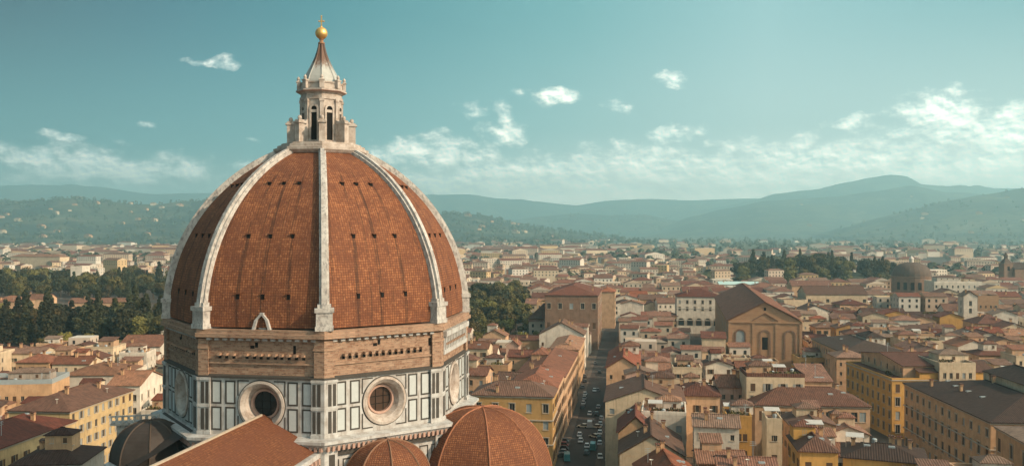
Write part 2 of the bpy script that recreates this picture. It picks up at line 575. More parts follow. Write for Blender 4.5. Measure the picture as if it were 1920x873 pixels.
# ------------------------------------------------------------------ helpers: objects
class MB:
    """collects polygons, links them as ONE mesh object"""
    def __init__(self):
        self.v, self.f, self.m, self.uv, self.uv2 = [], [], [], [], []

    def face(self, pts, mi=0, uv=None, uv2=None):
        i = len(self.v)
        self.v.extend(tuple(p) for p in pts)
        self.f.append(tuple(range(i, i + len(pts))))
        self.m.append(mi)
        if uv is None:
            a = Vector(pts[0])
            u = Vector(pts[1]) - a
            L = u.length or 1.0
            u = u / L
            nrm = u.cross(Vector(pts[2]) - a)
            vv = nrm.cross(u)
            vv = vv / vv.length if vv.length > 1e-9 else Vector((0, 0, 1))
            uv = [((Vector(p) - a).dot(u), (Vector(p) - a).dot(vv)) for p in pts]
        self.uv.append(uv)
        self.uv2.append(uv2)

    def hull(self, b, t, mi=0, cap=True, floor=False):
        """prism between two equal rings (counter clockwise seen from above)"""
        n = len(b)
        for i in range(n):
            j = (i + 1) % n
            self.face([b[i], b[j], t[j], t[i]], mi)
        if cap:
            self.face(t, mi)
        if floor:
            self.face(b[::-1], mi)

    def box(self, x0, x1, y0, y1, z0, z1, mi=0, floor=True):
        b = [(x0, y0, z0), (x1, y0, z0), (x1, y1, z0), (x0, y1, z0)]
        t = [(x, y, z1) for x, y, _ in b]
        self.hull(b, t, mi, True, floor)

    def obox(self, o, ux, uy, uz, mi=0):
        """oriented box from corner o with three edge vectors"""
        o, ux, uy, uz = Vector(o), Vector(ux), Vector(uy), Vector(uz)
        b = [o, o + ux, o + ux + uy, o + uy]
        self.hull(b, [p + uz for p in b], mi, True, True)

    def lathe(self, prof, n=16, mi=0, cx=0, cy=0, a0=0.0):
        for (r0, z0), (r1, z1) in zip(prof[:-1], prof[1:]):
            for i in range(n):
                a, b_ = a0 + 2 * pi * i / n, a0 + 2 * pi * (i + 1) / n
                p = [(cx + r0 * sin(a), cy - r0 * cos(a), z0), (cx + r0 * sin(b_), cy - r0 * cos(b_), z0),
                     (cx + r1 * sin(b_), cy - r1 * cos(b_), z1), (cx + r1 * sin(a), cy - r1 * cos(a), z1)]
                if r0 < 1e-6:
                    p = [p[0], p[2], p[3]]
                elif r1 < 1e-6:
                    p = [p[0], p[1], p[2]]
                self.face(p, mi)

    def mesh(self, name, mats, smooth=False):
        me = bpy.data.meshes.new(name)
        me.from_pydata(self.v, [], self.f)
        for m in mats:
            me.materials.append(MATS[m])
        me.polygons.foreach_set('material_index', self.m)
        if smooth:
            me.polygons.foreach_set('use_smooth', [True] * len(self.f))
        ul = me.uv_layers.new(name='UVMap')
        flat = [c for u in self.uv for p in u for c in p]
        ul.data.foreach_set('uv', flat)
        if any(u is not None for u in self.uv2):
            u2 = me.uv_layers.new(name='face')
            flat = []
            for u, f in zip(self.uv2, self.f):
                for k in range(len(f)):
                    flat += list(u[k]) if u else [0, 0]
            u2.data.foreach_set('uv', flat)
        return me

    def build(self, name, mats, parent=None, smooth=False, loc=None):
        if isinstance(mats, str):
            mats = [mats]
        return link(name, self.mesh(name, mats, smooth), parent, loc)


def link(name, data, parent=None, loc=None, rz=0.0):
    o = bpy.data.objects.new(name, data)
    COL.objects.link(o)
    if parent is not None:
        o.parent = parent
    if loc is not None:
        o.location = loc
    if rz:
        o.rotation_euler = (0, 0, rz)
    return o


LABELS = {}


def tag(o, label=None, cat=None, group=None, kind=None):
    if label:
        o['label'] = label
        LABELS.setdefault(label.lower(), []).append(o)
    if cat:
        o['category'] = cat
    if group:
        o['group'] = group
    if kind:
        o['kind'] = kind
    return o


def thing(name, label, cat, loc=(0, 0, 0), rz=0.0, group=None):
    return tag(link(name, None, None, loc, rz), label, cat, group)


def copy_tree(o, parent=None):
    c = o.copy()
    COL.objects.link(c)
    if parent is not None:
        c.parent = parent
    for ch in list(o.children):
        copy_tree(ch, c)
    return c


# ------------------------------------------------------------------ the setting: ground
GRID = radians(8.0)                         # the old town's main street runs 8 degrees right of the view
SD = (sin(GRID), cos(GRID))                 # along the street
SN = (cos(GRID), -sin(GRID))                # across it, to the right
S0 = (13.2, 258.0)                          # left kerb line of the street beside the yellow corner building


def street(t, s, z=0.0):
    return (S0[0] + SD[0] * t + SN[0] * s, S0[1] + SD[1] * t + SN[1] * s, z)


def f_ground(t, b):
    co = coord(t)
    n = t.noise(co, 0.0016, 6, 0.65)
    n2 = t.noise(co, 0.012, 5, 0.7)
    n3 = t.noise(co, 0.0008, 4, 0.6)
    city = t.mix(n2, (0.055, 0.042, 0.032), (0.13, 0.10, 0.078))
    field = t.mix(t.sstep(n2, 0.4, 0.6), (0.040, 0.050, 0.022), (0.135, 0.12, 0.062))
    wood = (0.030, 0.036, 0.018)
    col = t.mix(t.sstep(n, 0.46, 0.54), field, wood)
    col = t.mix(t.sstep(n3, 0.5, 0.6), col, (0.15, 0.125, 0.09))
    sp = t.new('ShaderNodeVectorMath', operation='LENGTH')
    t.l.new(co, sp.inputs[0])
    col = t.mix(t.sstep(sp.outputs[1], 1600, 3600), city, col)
    t.put(b.inputs['Base Color'], col)


mat('ground_soil', f_ground)
m = MB()
m.face([(-40000, -2000, 0), (40000, -2000, 0), (40000, 45000, 0), (-40000, 45000, 0)])
tag(m.build('ground', 'ground_soil'), kind='structure')


def f_road(t, b):
    co = coord(t)
    n = t.noise(co, 0.25, 5, 0.6)
    t.put(b.inputs['Base Color'], t.mix(n, (0.040, 0.034, 0.031), (0.075, 0.063, 0.055)))


mat('asphalt', f_road)
ST_W = 12.6                                 # wall to wall
m = MB()
m.face([street(-90, 1.6, .004), street(-90, ST_W - 1.6, .004), street(420, ST_W - 1.6, .004), street(420, 1.6, .004)])
tag(m.build('road', 'asphalt'), kind='structure')
m = MB()
for s0, s1 in ((0, 1.6), (ST_W - 1.6, ST_W)):
    b_ = [street(-90, s0), street(-90, s1), street(420, s1), street(420, s0)]
    m.hull(b_, [(x, y, .13) for x, y, _ in b_])
tag(m.build('pavement', 'paving_stone'), kind='structure')
m = MB()
b_ = [(108, 190), (119.5, 190), (127.0, 420), (113, 420)]
m.face([(x, y, .004) for x, y in b_])
tag(m.build('side_street', 'asphalt'), kind='structure')

# ------------------------------------------------------------------ the cathedral
TH = 0.229
CX, CY = -35.56, 163.35
cath = thing('cathedral', 'huge octagonal cathedral dome of red tiles with white ribs and a marble lantern', 'cathedral', (CX, CY, 0), TH)
ZB, ZT, RB, RT = 55.0, 84.4, 27.0, 7.7
AC = 5.04
AR = RB + AC


def rprof(z):
    return sqrt(AR * AR - (z - ZB) ** 2) - AC


def P(a, r, z):
    return (r * sin(a), -r * cos(a), z)


def lerp(a, b, t):
    return tuple(x + (y - x) * t for x, y in zip(a, b))


OC = pi / 4
NS = 40
PHM = math.asin((ZT - ZB) / AR)
for k in range(8):
    m = MB()
    for i in range(NS):
        z0, z1 = ZB + AR * sin(PHM * i / NS), ZB + AR * sin(PHM * (i + 1) / NS)
        v0, v1 = AR * PHM * i / NS, AR * PHM * (i + 1) / NS
        r0, r1 = rprof(z0), rprof(z1)
        A0, B0, A1, B1 = P(k * OC, r0, z0), P((k + 1) * OC, r0, z0), P(k * OC, r1, z1), P((k + 1) * OC, r1, z1)
        h0, h1 = r0 * sin(OC / 2), r1 * sin(OC / 2)
        nseg = 4
        for j in range(nseg):
            a, b_ = j / nseg, (j + 1) / nseg
            m.face([lerp(A0, B0, a), lerp(A0, B0, b_), lerp(A1, B1, b_), lerp(A1, B1, a)], 0,
                   [(h0 * (2 * a - 1), v0), (h0 * (2 * b_ - 1), v0), (h1 * (2 * b_ - 1), v1), (h1 * (2 * a - 1), v1)],
                   [(2 * a - 1, i / NS), (2 * b_ - 1, i / NS), (2 * b_ - 1, (i + 1) / NS), (2 * a - 1, (i + 1) / NS)])
    sail = m.build('tiled_sail', 'dome_tiles', cath)
    # small dark air openings with little hoods, three rows of three
    if k in (6, 7, 0, 1):
        am = (k + 0.5) * OC
        tx = (cos(am), sin(am), 0)
        nx = (sin(am), -cos(am), 0)
        for zr, ss in ((59.9, (-.42, 0.0, .42)), (69.4, (-.42, 0.0, .42)), (78.2, (-.46, -.06, .36))):
            r = rprof(zr)
            ap = r * cos(OC / 2)
            hw = r * sin(OC / 2)
            for s_ in ss:
                c = Vector(nx) * ap + Vector(tx) * (hw * s_) + Vector((0, 0, zr))
                mm = MB()
                T, N_ = Vector(tx), Vector(nx)
                dn = 0.75
                mm.obox(c - T * .25 - N_ * 1.0 - Vector((0, 0, .4)), T * .50, N_ * (1.0 + .12), (0, 0, .80), 0)
                mm.obox(c - T * .36 - N_ * 1.0 + Vector((0, 0, .402)), T * .72, N_ * (1.0 + .26), (0, 0, .12), 1)
                mm.build('air_opening', ['dark_void', 'dome_tiles'], sail)

# ribs with pedestals
for k in range(8):
    a = k * OC
    T, N_ = Vector((cos(a), sin(a), 0)), Vector((sin(a), -cos(a), 0))
    m = MB()
    rings = []
    n = 30
    for i in range(n + 1):
        ph = PHM * (0.055 + 0.945 * i / n)
        r, z = AR * cos(ph) - AC, ZB + AR * sin(ph)
        c = N_ * r + Vector((0, 0, z))
        out = N_ * cos(ph) + Vector((0, 0, sin(ph)))
        wv = .76 - 0.18 * i / n
        sec = [(-1.05, -.9), (-1.05, .42), (-.66, .46), (-.58, .92), (.58, .92), (.66, .46), (1.05, .42), (1.05, -.9)]
        rings.append([c + T * (x * wv) + out * y for x, y in sec])
    for q in range(n):
        for i in range(7):
            m.face([rings[q][i + 1], rings[q][i], rings[q + 1][i], rings[q + 1][i + 1]])
    m.face(rings[-1][::-1])
    rib = m.build('rib', 'stained_marble', cath)
    m = MB()

    def blk(hw, r0, r1, z0, z1):
        m.obox(N_ * r0 - T * hw + Vector((0, 0, z0)), T * (2 * hw), N_ * (r1 - r0), (0, 0, z1 - z0))
    blk(1.42, 24, RB + .95, 54.75, 55.5)
    blk(1.28, 24, RB + .80, 55.502, 57.6)
    blk(1.50, 23.5, RB + 1.0, 57.602, 58.3)
    blk(1.05, 23, RB + .55, 58.302, 58.9)
    m.build('rib_pedestal', 'stained_marble', rib)


def ring(r, z):
    return [P(k * OC, r, z) for k in range(8)]


def octo(mb, levels, mi=0, cap=True):
    """stack of octagons (r, z)"""
    for (r0, z0), (r1, z1) in zip(levels[:-1], levels[1:]):
        mb.hull(ring(r0, z0), ring(r1, z1), mi, False)
    if cap:
        mb.face(ring(*levels[-1]), mi)


m = MB()
octo(m, [(27.3, 53.2), (28.3, 53.5), (28.3, 54.1), (28.0, 54.15), (28.0, 54.72), (26.0, 54.75)])
m.build('dome_ledge', 'rough_brick', cath)
# bare brick belt under the dome
m = MB()
octo(m, [(27.15, 47.1), (27.15, 53.2)], cap=False)
belt = m.build('brick_belt', 'rough_brick', cath)
m = MB()
octo(m, [(27.1, 49.2), (27.45, 49.25), (27.45, 49.5), (27.1, 49.55)], cap=False)
m.build('string_course', 'rough_brick', belt)
m = MB()
octo(m, [(27.0, 46.9), (27.75, 47.0), (27.75, 47.35), (27.0, 47.6)], cap=False)
m.build('dark_course', 'green_marble', belt)


def fframe(k):
    am = (k + 0.5) * OC
    return Vector((cos(am), sin(am), 0)), Vector((sin(am), -cos(am), 0))


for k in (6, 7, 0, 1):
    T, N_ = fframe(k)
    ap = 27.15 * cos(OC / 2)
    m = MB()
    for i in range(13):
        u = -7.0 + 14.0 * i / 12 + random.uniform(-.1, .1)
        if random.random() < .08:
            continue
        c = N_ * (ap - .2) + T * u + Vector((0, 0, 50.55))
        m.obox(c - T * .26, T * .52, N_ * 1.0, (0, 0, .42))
        m.obox(c - T * .34 + Vector((0, 0, -.5)), T * .5, N_ * .225, (0, 0, .46), 1)  # near-black box under each corbel, painting in the shadow of its underside
    m.build('corbel_molding', ['rough_brick', 'dark_void'], belt)  # dark_void here is the painted shadow under the corbels, not openings
    m = MB()
    for i in range(14):
        u = -8.8 + 17.6 * i / 13
        c = N_ * (27.3 * cos(OC / 2) - .2) + T * u + Vector((0, 0, 53.0))
        m.obox(c - T * .36, T * .72, N_ * .62, (0, 0, .36))
    m.build('dentil_molding', 'white_marble', belt)
    for u, z, w_, h_ in ((-1.6, 51.7, .7, .5), (5.5 if k % 2 else 8.6, 51.0, .45, 1.3), (-.9, 51.9, .5, .8)):
        m = MB()
        c = N_ * (ap - .5) + T * u + Vector((0, 0, z))
        m.obox(c - T * w_ / 2, T * w_, N_ * .53, (0, 0, h_))
        m.build('putlog_hole', 'dark_void', belt)
# brick corner piers
for k in range(8):
    a = k * OC
    m = MB()
    N_ = Vector((sin(a), -cos(a), 0))
    for z0, z1, hw, o in ((47.1, 53.2, 1.5, .5), (51.6, 52.0, 1.62, .62)):
        T1, N1 = fframe(k)
        T2, N2 = fframe(k - 1)
        cr = N_ * (27.15 + o / cos(OC / 2))
        b_ = [N_ * 25, N_ * 27.15 - T2 * hw + N2 * o, cr, N_ * 27.15 + T1 * hw + N1 * o]
        m.hull([Vector((p.x, p.y, z0)) for p in b_], [Vector((p.x, p.y, z1)) for p in b_], 0, True)
    m.build('corner_pier', 'rough_brick', cath)

# marble drum with round windows
RM = 27.35
ZM0, ZM1 = 38.0, 47.1
ZO = 42.75
for k in range(8):
    T, N_ = fframe(k)
    ap = RM * cos(OC / 2)
    hw = RM * sin(OC / 2)

    def W(u, z, o=0.0):
        return N_ * (ap + o) + T * u + Vector((0, 0, z))
    m = MB()
    q = 4.2
    RO, RI, DEP = 3.62, 2.05, 1.9
    m.face([W(-hw, ZM0), W(-q, ZM0), W(-q, ZM1), W(-hw, ZM1)])
    m.face([W(q, ZM0), W(hw, ZM0), W(hw, ZM1), W(q, ZM1)])
    m.face([W(-q, ZM0), W(q, ZM0), W(q, ZO - q), W(-q, ZO - q)])
    m.face([W(-q, ZO + q), W(q, ZO + q), W(q, ZM1), W(-q, ZM1)])
    n = 48

    def sq(i):
        t_ = 2 * pi * i / n
        c_, s_ = cos(t_), sin(t_)
        f_ = q / max(abs(c_), abs(s_))
        return c_ * f_, s_ * f_
    for i in range(n):
        t0, t1 = 2 * pi * i / n, 2 * pi * (i + 1) / n
        a0, a1 = sq(i), sq(i + 1)
        m.face([W(a0[0], ZO + a0[1]), W(a1[0], ZO + a1[1]), W(RO * cos(t1), ZO + RO * sin(t1)), W(RO * cos(t0), ZO + RO * sin(t0))])
    # lower storey
    zl = 0.0
    m.face([W(-hw, zl, .8), W(hw, zl, .8), W(hw, ZM0, .8), W(-hw, ZM0, .8)])
    wall = m.build('marble_wall', 'white_marble', cath)
    if k in (2, 3, 4, 5):
        m2 = MB()
        m2.face([W(RO * cos(2 * pi * i / n), ZO + RO * sin(2 * pi * i / n), -.3) for i in range(n)])
        m2.build('round_window', 'dark_glass', wall)
        continue
    # splayed round window
    m = MB()
    for (r0, o0), (r1, o1), mi in (((RO + .28, .0), (RO + .28, .22), 0), ((RO + .28, .22), (RO - .12, .30), 0), ((RO - .12, .30), (RO - .3, .12), 0),
                                   ((RO - .3, .12), (RO - .75, -.35), 0), ((RO - .75, -.35), (RI + .42, -1.45), 0), ((RI + .42, -1.45), (RI + .34, -1.2), 1),
                                   ((RI + .34, -1.2), (RI, -1.25), 1), ((RI, -1.25), (RI, -DEP), 1)):
        for i in range(n):
            t0, t1 = 2 * pi * i / n, 2 * pi * (i + 1) / n
            m.face([W(r0 * cos(t0), ZO + r0 * sin(t0), o0), W(r0 * cos(t1), ZO + r0 * sin(t1), o0), W(r1 * cos(t1), ZO + r1 * sin(t1), o1), W(r1 * cos(t0), ZO + r1 * sin(t0), o1)], mi)
    oc = m.build('round_window', ['lantern_marble', 'pink_marble'], wall)
    m = MB()
    m.face([W(RI * cos(2 * pi * i / n), ZO + RI * sin(2 * pi * i / n), -DEP + .05) for i in range(n)])
    for x in (-.7, .7):
        m.obox(W(x - .04, ZO - 1.9, -DEP + .06), T * .08, N_ * .08, (0, 0, 3.8), 1)
    for z in (-.8, .4):
        m.obox(W(-1.95, ZO + z, -DEP + .07), T * 3.9, N_ * .08, (0, 0, .08), 1)
    m.build('glazing', ['amber_glass' if k % 2 == 0 else 'dark_glass', 'dark_void'], oc)
    # inlaid panels: dark frames round pale fields
    m = MB()

    def strip(u0, u1, z0, z1, o=.05, mi=0):
        m.obox(W(u0, z0, -.02), T * (u1 - u0), N_ * (o + .02), (0, 0, z1 - z0), mi)

    def panel(u, z, w_, h_, e=.26):
        strip(u - w_ / 2, u + w_ / 2, z - h_ / 2, z - h_ / 2 + e)
        strip(u - w_ / 2, u + w_ / 2, z + h_ / 2 - e, z + h_ / 2)
        strip(u - w_ / 2, u - w_ / 2 + e, z - h_ / 2 + e, z + h_ / 2 - e)
        strip(u + w_ / 2 - e, u + w_ / 2, z - h_ / 2 + e, z + h_ / 2 - e)
        strip(u - w_ / 2 + e, u + w_ / 2 - e, z - h_ / 2 + e, z + h_ / 2 - e, .025, 1)
    for sg in (-1, 1):
        for u in (5.25, 7.65):
            for z in (-2.1, 2.1):
                panel(sg * u, 42.62 + z, 1.75, 3.75)
        # clipped panels round the window
        for zz in (-1, 1):
            us = sorted((sg * 4.05, sg * 3.85))
            zs = sorted((ZO - .13 + zz * 1.6, ZO - .13 + zz * 3.98))
            strip(us[0], us[1], zs[0], zs[1])
            us = sorted((sg * 2.1, sg * 4.05))
            strip(us[0], us[1], ZO - .13 + zz * 3.98 - .1, ZO - .13 + zz * 3.98 + .1, .052)
    # dark ring round the window
    for i in range(n):
        t0, t1 = 2 * pi * i / n, 2 * pi * (i + 1) / n
        m.face([W((RO + .30) * cos(t0), ZO + (RO + .30) * sin(t0), .045), W((RO + .46) * cos(t0), ZO + (RO + .46) * sin(t0), .045),
                W((RO + .46) * cos(t1), ZO + (RO + .46) * sin(t1), .045), W((RO + .30) * cos(t1), ZO + (RO + .30) * sin(t1), .045)])
    # lower storey panels
    for j in range(-4, 5):
        u = j * 2.3
        for z0, z1 in ((30.4, 34.6), (25.0, 29.4)):
            for (a0, a1, b0, b1) in ((u - .85, u + .85, z0, z0 + .22), (u - .85, u + .85, z1 - .22, z1), (u - .85, u - .63, z0 + .22, z1 - .22), (u + .63, u + .85, z0 + .22, z1 - .22)):
                m.obox(W(a0, b0, .78), T * (a1 - a0), N_ * .07, (0, 0, b1 - b0), 0)
    m.build('inlay_pattern', ['green_marble', 'pale_panel'], wall)

# corner pilasters of the drum
for k in range(8):
    a = k * OC
    N_ = Vector((sin(a), -cos(a), 0))
    T1, N1 = fframe(k)
    T2, N2 = fframe(k - 1)

    def prism(mb, r, hw, o, z0, z1, mi=0):
        cr = N_ * (r + o / cos(OC / 2))
        b_ = [N_ * (r - 3), N_ * r - T2 * hw + N2 * o, cr, N_ * r + T1 * hw + N1 * o]
        mb.hull([Vector((p.x, p.y, z0)) for p in b_], [Vector((p.x, p.y, z1)) for p in b_], mi, True, True)
    m = MB()
    prism(m, RM, 1.95, .50, ZM0 + .3, ZM1 - .1)
    prism(m, RM, 2.02, .60, 42.35, 42.75)
    prism(m, RM, 2.05, .64, ZM0, ZM0 + .5)
    prism(m, RM, 2.05, .64, ZM1 - .45, ZM1 - .05)
    prism(m, RM + .9, 1.95, .55, 0, 36.4)
    pil = m.build('corner_pilaster', 'white_marble', cath)
    m = MB()
    for (T, N_f, sg) in ((T1, N1, 1), (T2, N2, -1)):
        for z0, z1 in ((38.75, 42.15), (42.95, 46.4)):
            for u0, u1 in ((.42, .98), (1.22, 1.74)):
                us = sorted((sg * u0, sg * u1))
                o_ = N_ * RM + N_f * .48 + T * us[0] + Vector((0, 0, z0))
                m.obox(o_, T * (us[1] - us[0]), N_f * .06, (0, 0, z1 - z0), 0)
        for z0, z1 in ((31, 35.6),):
            us = sorted((sg * .5, sg * 1.5))
            o_ = N_ * (RM + .9) + N_f * .53 + T * us[0] + Vector((0, 0, z0))
            m.obox(o_, T * (us[1] - us[0]), N_f * .06, (0, 0, z1 - z0), 0)
    m.build('pilaster_inlay_pattern', 'green_marble', pil)

# great cornice under the marble drum
m = MB()
octo(m, [(28.6, 36.2), (28.9, 36.3), (29.6, 37.35), (29.9, 37.4), (29.9, 37.85), (27.0, 38.05)], cap=False)
cor = m.build('cornice', 'white_marble', cath)
m = MB()
octo(m, [(28.5, 35.3), (28.75, 35.35), (28.75, 36.15), (28.5, 36.2)], cap=False)
m.build('dark_frieze', 'green_marble', cor)
for k in (6, 7, 0, 1):
    T, N_ = fframe(k)
    m = MB()
    for i in range(26):
        u = -10.6 + 21.2 * i / 25
        c = N_ * (28.6 * cos(OC / 2)) + T * u + Vector((0, 0, 36.25))
        m.obox(c - T * .2, T * .4, N_ * .85, (0, 0, .75))
    m.build('modillion_molding', 'pink_marble', cor)
# pale gallery on one side of the dome
T, N_ = fframe(1)
m = MB()
g0 = 27.15 * cos(OC / 2)
hwg = 9.0
m.obox(N_ * (g0 - .3) - T * hwg + Vector((0, 0, 52.2)), T * 2 * hwg, N_ * 1.4, (0, 0, .9))
m.obox(N_ * (g0 - .3) - T * hwg + Vector((0, 0, 49.1)), T * 2 * hwg, N_ * 1.0, (0, 0, .7))
for i in range(15):
    u = -hwg + .2 + (2 * hwg - .9) * i / 14
    m.obox(N_ * (g0 - .3) + T * u + Vector((0, 0, 49.802)), T * .5, N_ * .9, (0, 0, 2.396))
m.build('gallery', 'white_marble', cath)

# white marble tabernacle at the foot of one sail
T, N_ = fframe(7)
rr = rprof(56.5) * cos(OC / 2)
m = MB()
for sg in (-1, 1):
    m.obox(N_ * (rr - .4) + T * (sg * 1.35 - .22) + Vector((0, 0, 54.75)), T * .44, N_ * .95, T * (-sg * .45) + Vector((0, 0, 1.5)))
    m.obox(N_ * (rr - .4) + T * (sg * .9 - .22) + Vector((0, 0, 56.25)), T * .44, N_ * .85, T * (-sg * .75) + Vector((0, 0, .85)))
m.obox(N_ * (rr - .5) - T * .32 + Vector((0, 0, 56.9)), T * .64, N_ * .8, (0, 0, .5))
m.obox(N_ * (rr - .6) - T * .6 + Vector((0, 0, 54.76)), T * 1.2, N_ * .6, (0, 0, 1.2))
m.build('tabernacle', 'white_marble', cath)

# lantern
m = MB()
octo(m, [(7.2, 83.9), (8.2, 84.4), (8.7, 84.9), (8.7, 85.4), (8.0, 85.5), (8.0, 85.95), (7.3, 86.05), (7.3, 86.35)])
plat = m.build('lantern_platform', 'lantern_marble', cath)
m = MB()
RL = 3.75
octo(m, [(RL + .25, 86.3), (RL + .25, 86.9), (RL, 87.0), (RL, 94.4), (RL + .22, 94.5), (RL + .22, 95.0), (RL + .02, 95.05), (RL + .02, 95.5), (RL + .7, 95.9), (RL + .9, 96.0), (RL + .9, 96.3), (RL + .45, 96.4)])
lan = m.build('lantern', 'lantern_marble', cath)
m = MB()
octo(m, [(RL + .05, 95.55), (RL + .84, 95.95), (RL + .93, 95.98), (RL + .93, 96.05)], cap=False)
m.build('rust_band', 'pink_marble', lan)
for k in range(8):
    T, N_ = fframe(k)
    ap = RL * cos(OC / 2)
    m = MB()
    # arched opening: dark leaf, moulded surround
    pts = [(-.58, 86.6), (.58, 86.6), (.58, 92.6)] + [(.58 * cos(t_), 92.6 + .58 * sin(t_)) for t_ in [pi * i / 8 for i in range(1, 8)]] + [(-.58, 92.6)]
    m.face([N_ * (ap + .03) + T * u + Vector((0, 0, z)) for u, z in pts], 0)
    arch = [(.58, 86.6), (.58, 92.6)] + [(.58 * cos(pi * i / 8), 92.6 + .58 * sin(pi * i / 8)) for i in range(1, 8)] + [(-.58, 92.6), (-.58, 86.6)]
    out_ = [(.90, 86.6), (.90, 92.6)] + [(.90 * cos(pi * i / 8), 92.6 + .90 * sin(pi * i / 8)) for i in range(1, 8)] + [(-.90, 92.6), (-.90, 86.6)]
    for i in range(len(arch) - 1):
        q_ = [arch[i], out_[i], out_[i + 1], arch[i + 1]]
        f_ = [N_ * (ap + .28) + T * u + Vector((0, 0, z)) for u, z in q_]
        m.face(f_, 1)
        m.face([N_ * (ap + .02) + T * arch[i][0] + Vector((0, 0, arch[i][1])), f_[0], f_[3], N_ * (ap + .02) + T * arch[i + 1][0] + Vector((0, 0, arch[i + 1][1]))], 1)
        m.face([f_[1], N_ * (ap + .02) + T * out_[i][0] + Vector((0, 0, out_[i][1])), N_ * (ap + .02) + T * out_[i + 1][0] + Vector((0, 0, out_[i + 1][1])), f_[2]], 1)
    m.obox(N_ * (ap + .02) - T * .6 + Vector((0, 0, 92.0)), T * 1.2, N_ * .16, (0, 0, .5), 1)
    m.build('lantern_window', ['dark_void', 'lantern_marble'], lan)
    # corner pilaster and volute buttress
    a = k * OC
    Tc, Nc = Vector((cos(a), sin(a), 0)), Vector((sin(a), -cos(a), 0))
    m = MB()
    m.obox(Nc * (RL - .3) - Tc * .34 + Vector((0, 0, 86.4)), Tc * .68, Nc * .5, (0, 0, 8.2))
    m.obox(Nc * (RL - .3) - Tc * .46 + Vector((0, 0, 94.0)), Tc * .92, Nc * .62, (0, 0, .42))
    m.build('pilaster', 'lantern_marble', lan)
    m = MB()
    prof = [(3.6, 86.36), (6.0, 86.36), (6.0, 89.9), (5.3, 90.0), (4.6, 90.25), (4.1, 90.6), (3.6, 91.2)]
    L = [Nc * r - Tc * .42 + Vector((0, 0, z)) for r, z in prof]
    R_ = [Nc * r + Tc * .42 + Vector((0, 0, z)) for r, z in prof]
    m.face(L[::-1])
    m.face(R_)
    for i in range(len(prof)):
        j = (i + 1) % len(prof)
        m.face([L[i], L[j], R_[j], R_[i]])
    m.obox(Nc * 4.95 - Tc * .55 + Vector((0, 0, 86.37)), Tc * 1.10, Nc * 1.3, (0, 0, 3.5))
    m.obox(Nc * 4.3 - Tc * .75 + Vector((0, 0, 89.87)), Tc * 1.50, Nc * 2.2, (0, 0, .34))
    m.obox(Nc * 4.9 - Tc * .52 + Vector((0, 0, 90.21)), Tc * 1.04, Nc * 1.3, (0, 0, .3))
    ball = Nc * 5.55
    m.lathe([(0, 90.5), (.34, 90.6), (.4, 90.9), (.3, 91.2), (0, 91.35)], 10, 0, ball.x, ball.y)
    m.build('buttress', 'lantern_marble', lan)
    # niche and pinnacle of the crown
    m = MB()
    m.obox(Nc * (RL + .12) - Tc * .42 + Vector((0, 0, 96.4)), Tc * .84, Nc * .6, (0, 0, 1.5))
    m.obox(Nc * (RL + .02) - Tc * .52 + Vector((0, 0, 97.75)), Tc * 1.04, Nc * .8, (0, 0, .25))
    c_ = Nc * (RL + .42)
    m.lathe([(.34, 98.0), (.24, 98.2), (.33, 98.45), (.2, 98.7), (0, 98.95)], 8, 0, c_.x, c_.y)
    m.build('pinnacle', 'lantern_marble', lan)
m = MB()
octo(m, [(RL + .2, 96.38), (RL + .2, 97.4), (RL + .34, 97.45), (RL + .34, 97.7), (RL - .1, 97.75)])
m.build('parapet', 'lantern_marble', lan)
m = MB()
prof = [(3.3, 97.5), (3.2, 98.2), (2.95, 98.9), (2.55, 99.7), (2.02, 100.7), (1.52, 101.7), (1.12, 102.6), (.78, 103.6), (.52, 104.6), (.44, 105.2)]
for i, ((r0, z0), (r1, z1)) in enumerate(zip(prof[:-1], prof[1:])):
    m.hull(ring(r0, z0), ring(r1, z1), 0, False)
for k in range(8):
    a = k * OC
    Tc, Nc = Vector((cos(a), sin(a), 0)), Vector((sin(a), -cos(a), 0))
    for (r0, z0), (r1, z1) in zip(prof[:-1], prof[1:]):
        p0, p1 = Nc * r0 + Vector((0, 0, z0)), Nc * r1 + Vector((0, 0, z1))
        m.face([p0 - Tc * .1 + Nc * .02, p0 + Nc * .16, p1 + Nc * .16, p1 - Tc * .1 + Nc * .02])
        m.face([p0 + Nc * .16, p0 + Tc * .1 + Nc * .02, p1 + Tc * .1 + Nc * .02, p1 + Nc * .16])
m.build('spire', 'spire_cladding', lan)
m = MB()
m.lathe([(.46, 105.1), (.62, 105.2), (.62, 105.4), (.36, 105.5), (.36, 105.9), (.5, 106.0), (.3, 106.2)], 12)
m.build('spire_neck', 'brick_chimney', lan)
m = MB()
m.lathe([(1.14 * sin(pi * i / 16), 107.15 - 1.14 * cos(pi * i / 16)) for i in range(17)], 24)
m.build('orb', 'gilded_copper', lan, smooth=True)
m = MB()
m.lathe([(.3, 108.15), (.22, 108.35), (.14, 108.5)], 8)
m.box(-.10, .10, -.10, .10, 108.4, 110.3)
m.box(-.46, .46, -.08, .08, 109.3, 109.5)
for x, z in ((-.46, 109.4), (.46, 109.4), (0, 110.35)):
    m.lathe([(0, z - .16), (.14, z - .06), (.16, z), (.14, z + .06), (0, z + .16)], 8, 0, x, 0)
cr = m.build('cross', 'gilded_copper', lan)
cr.rotation_euler = (0, 0, -TH)

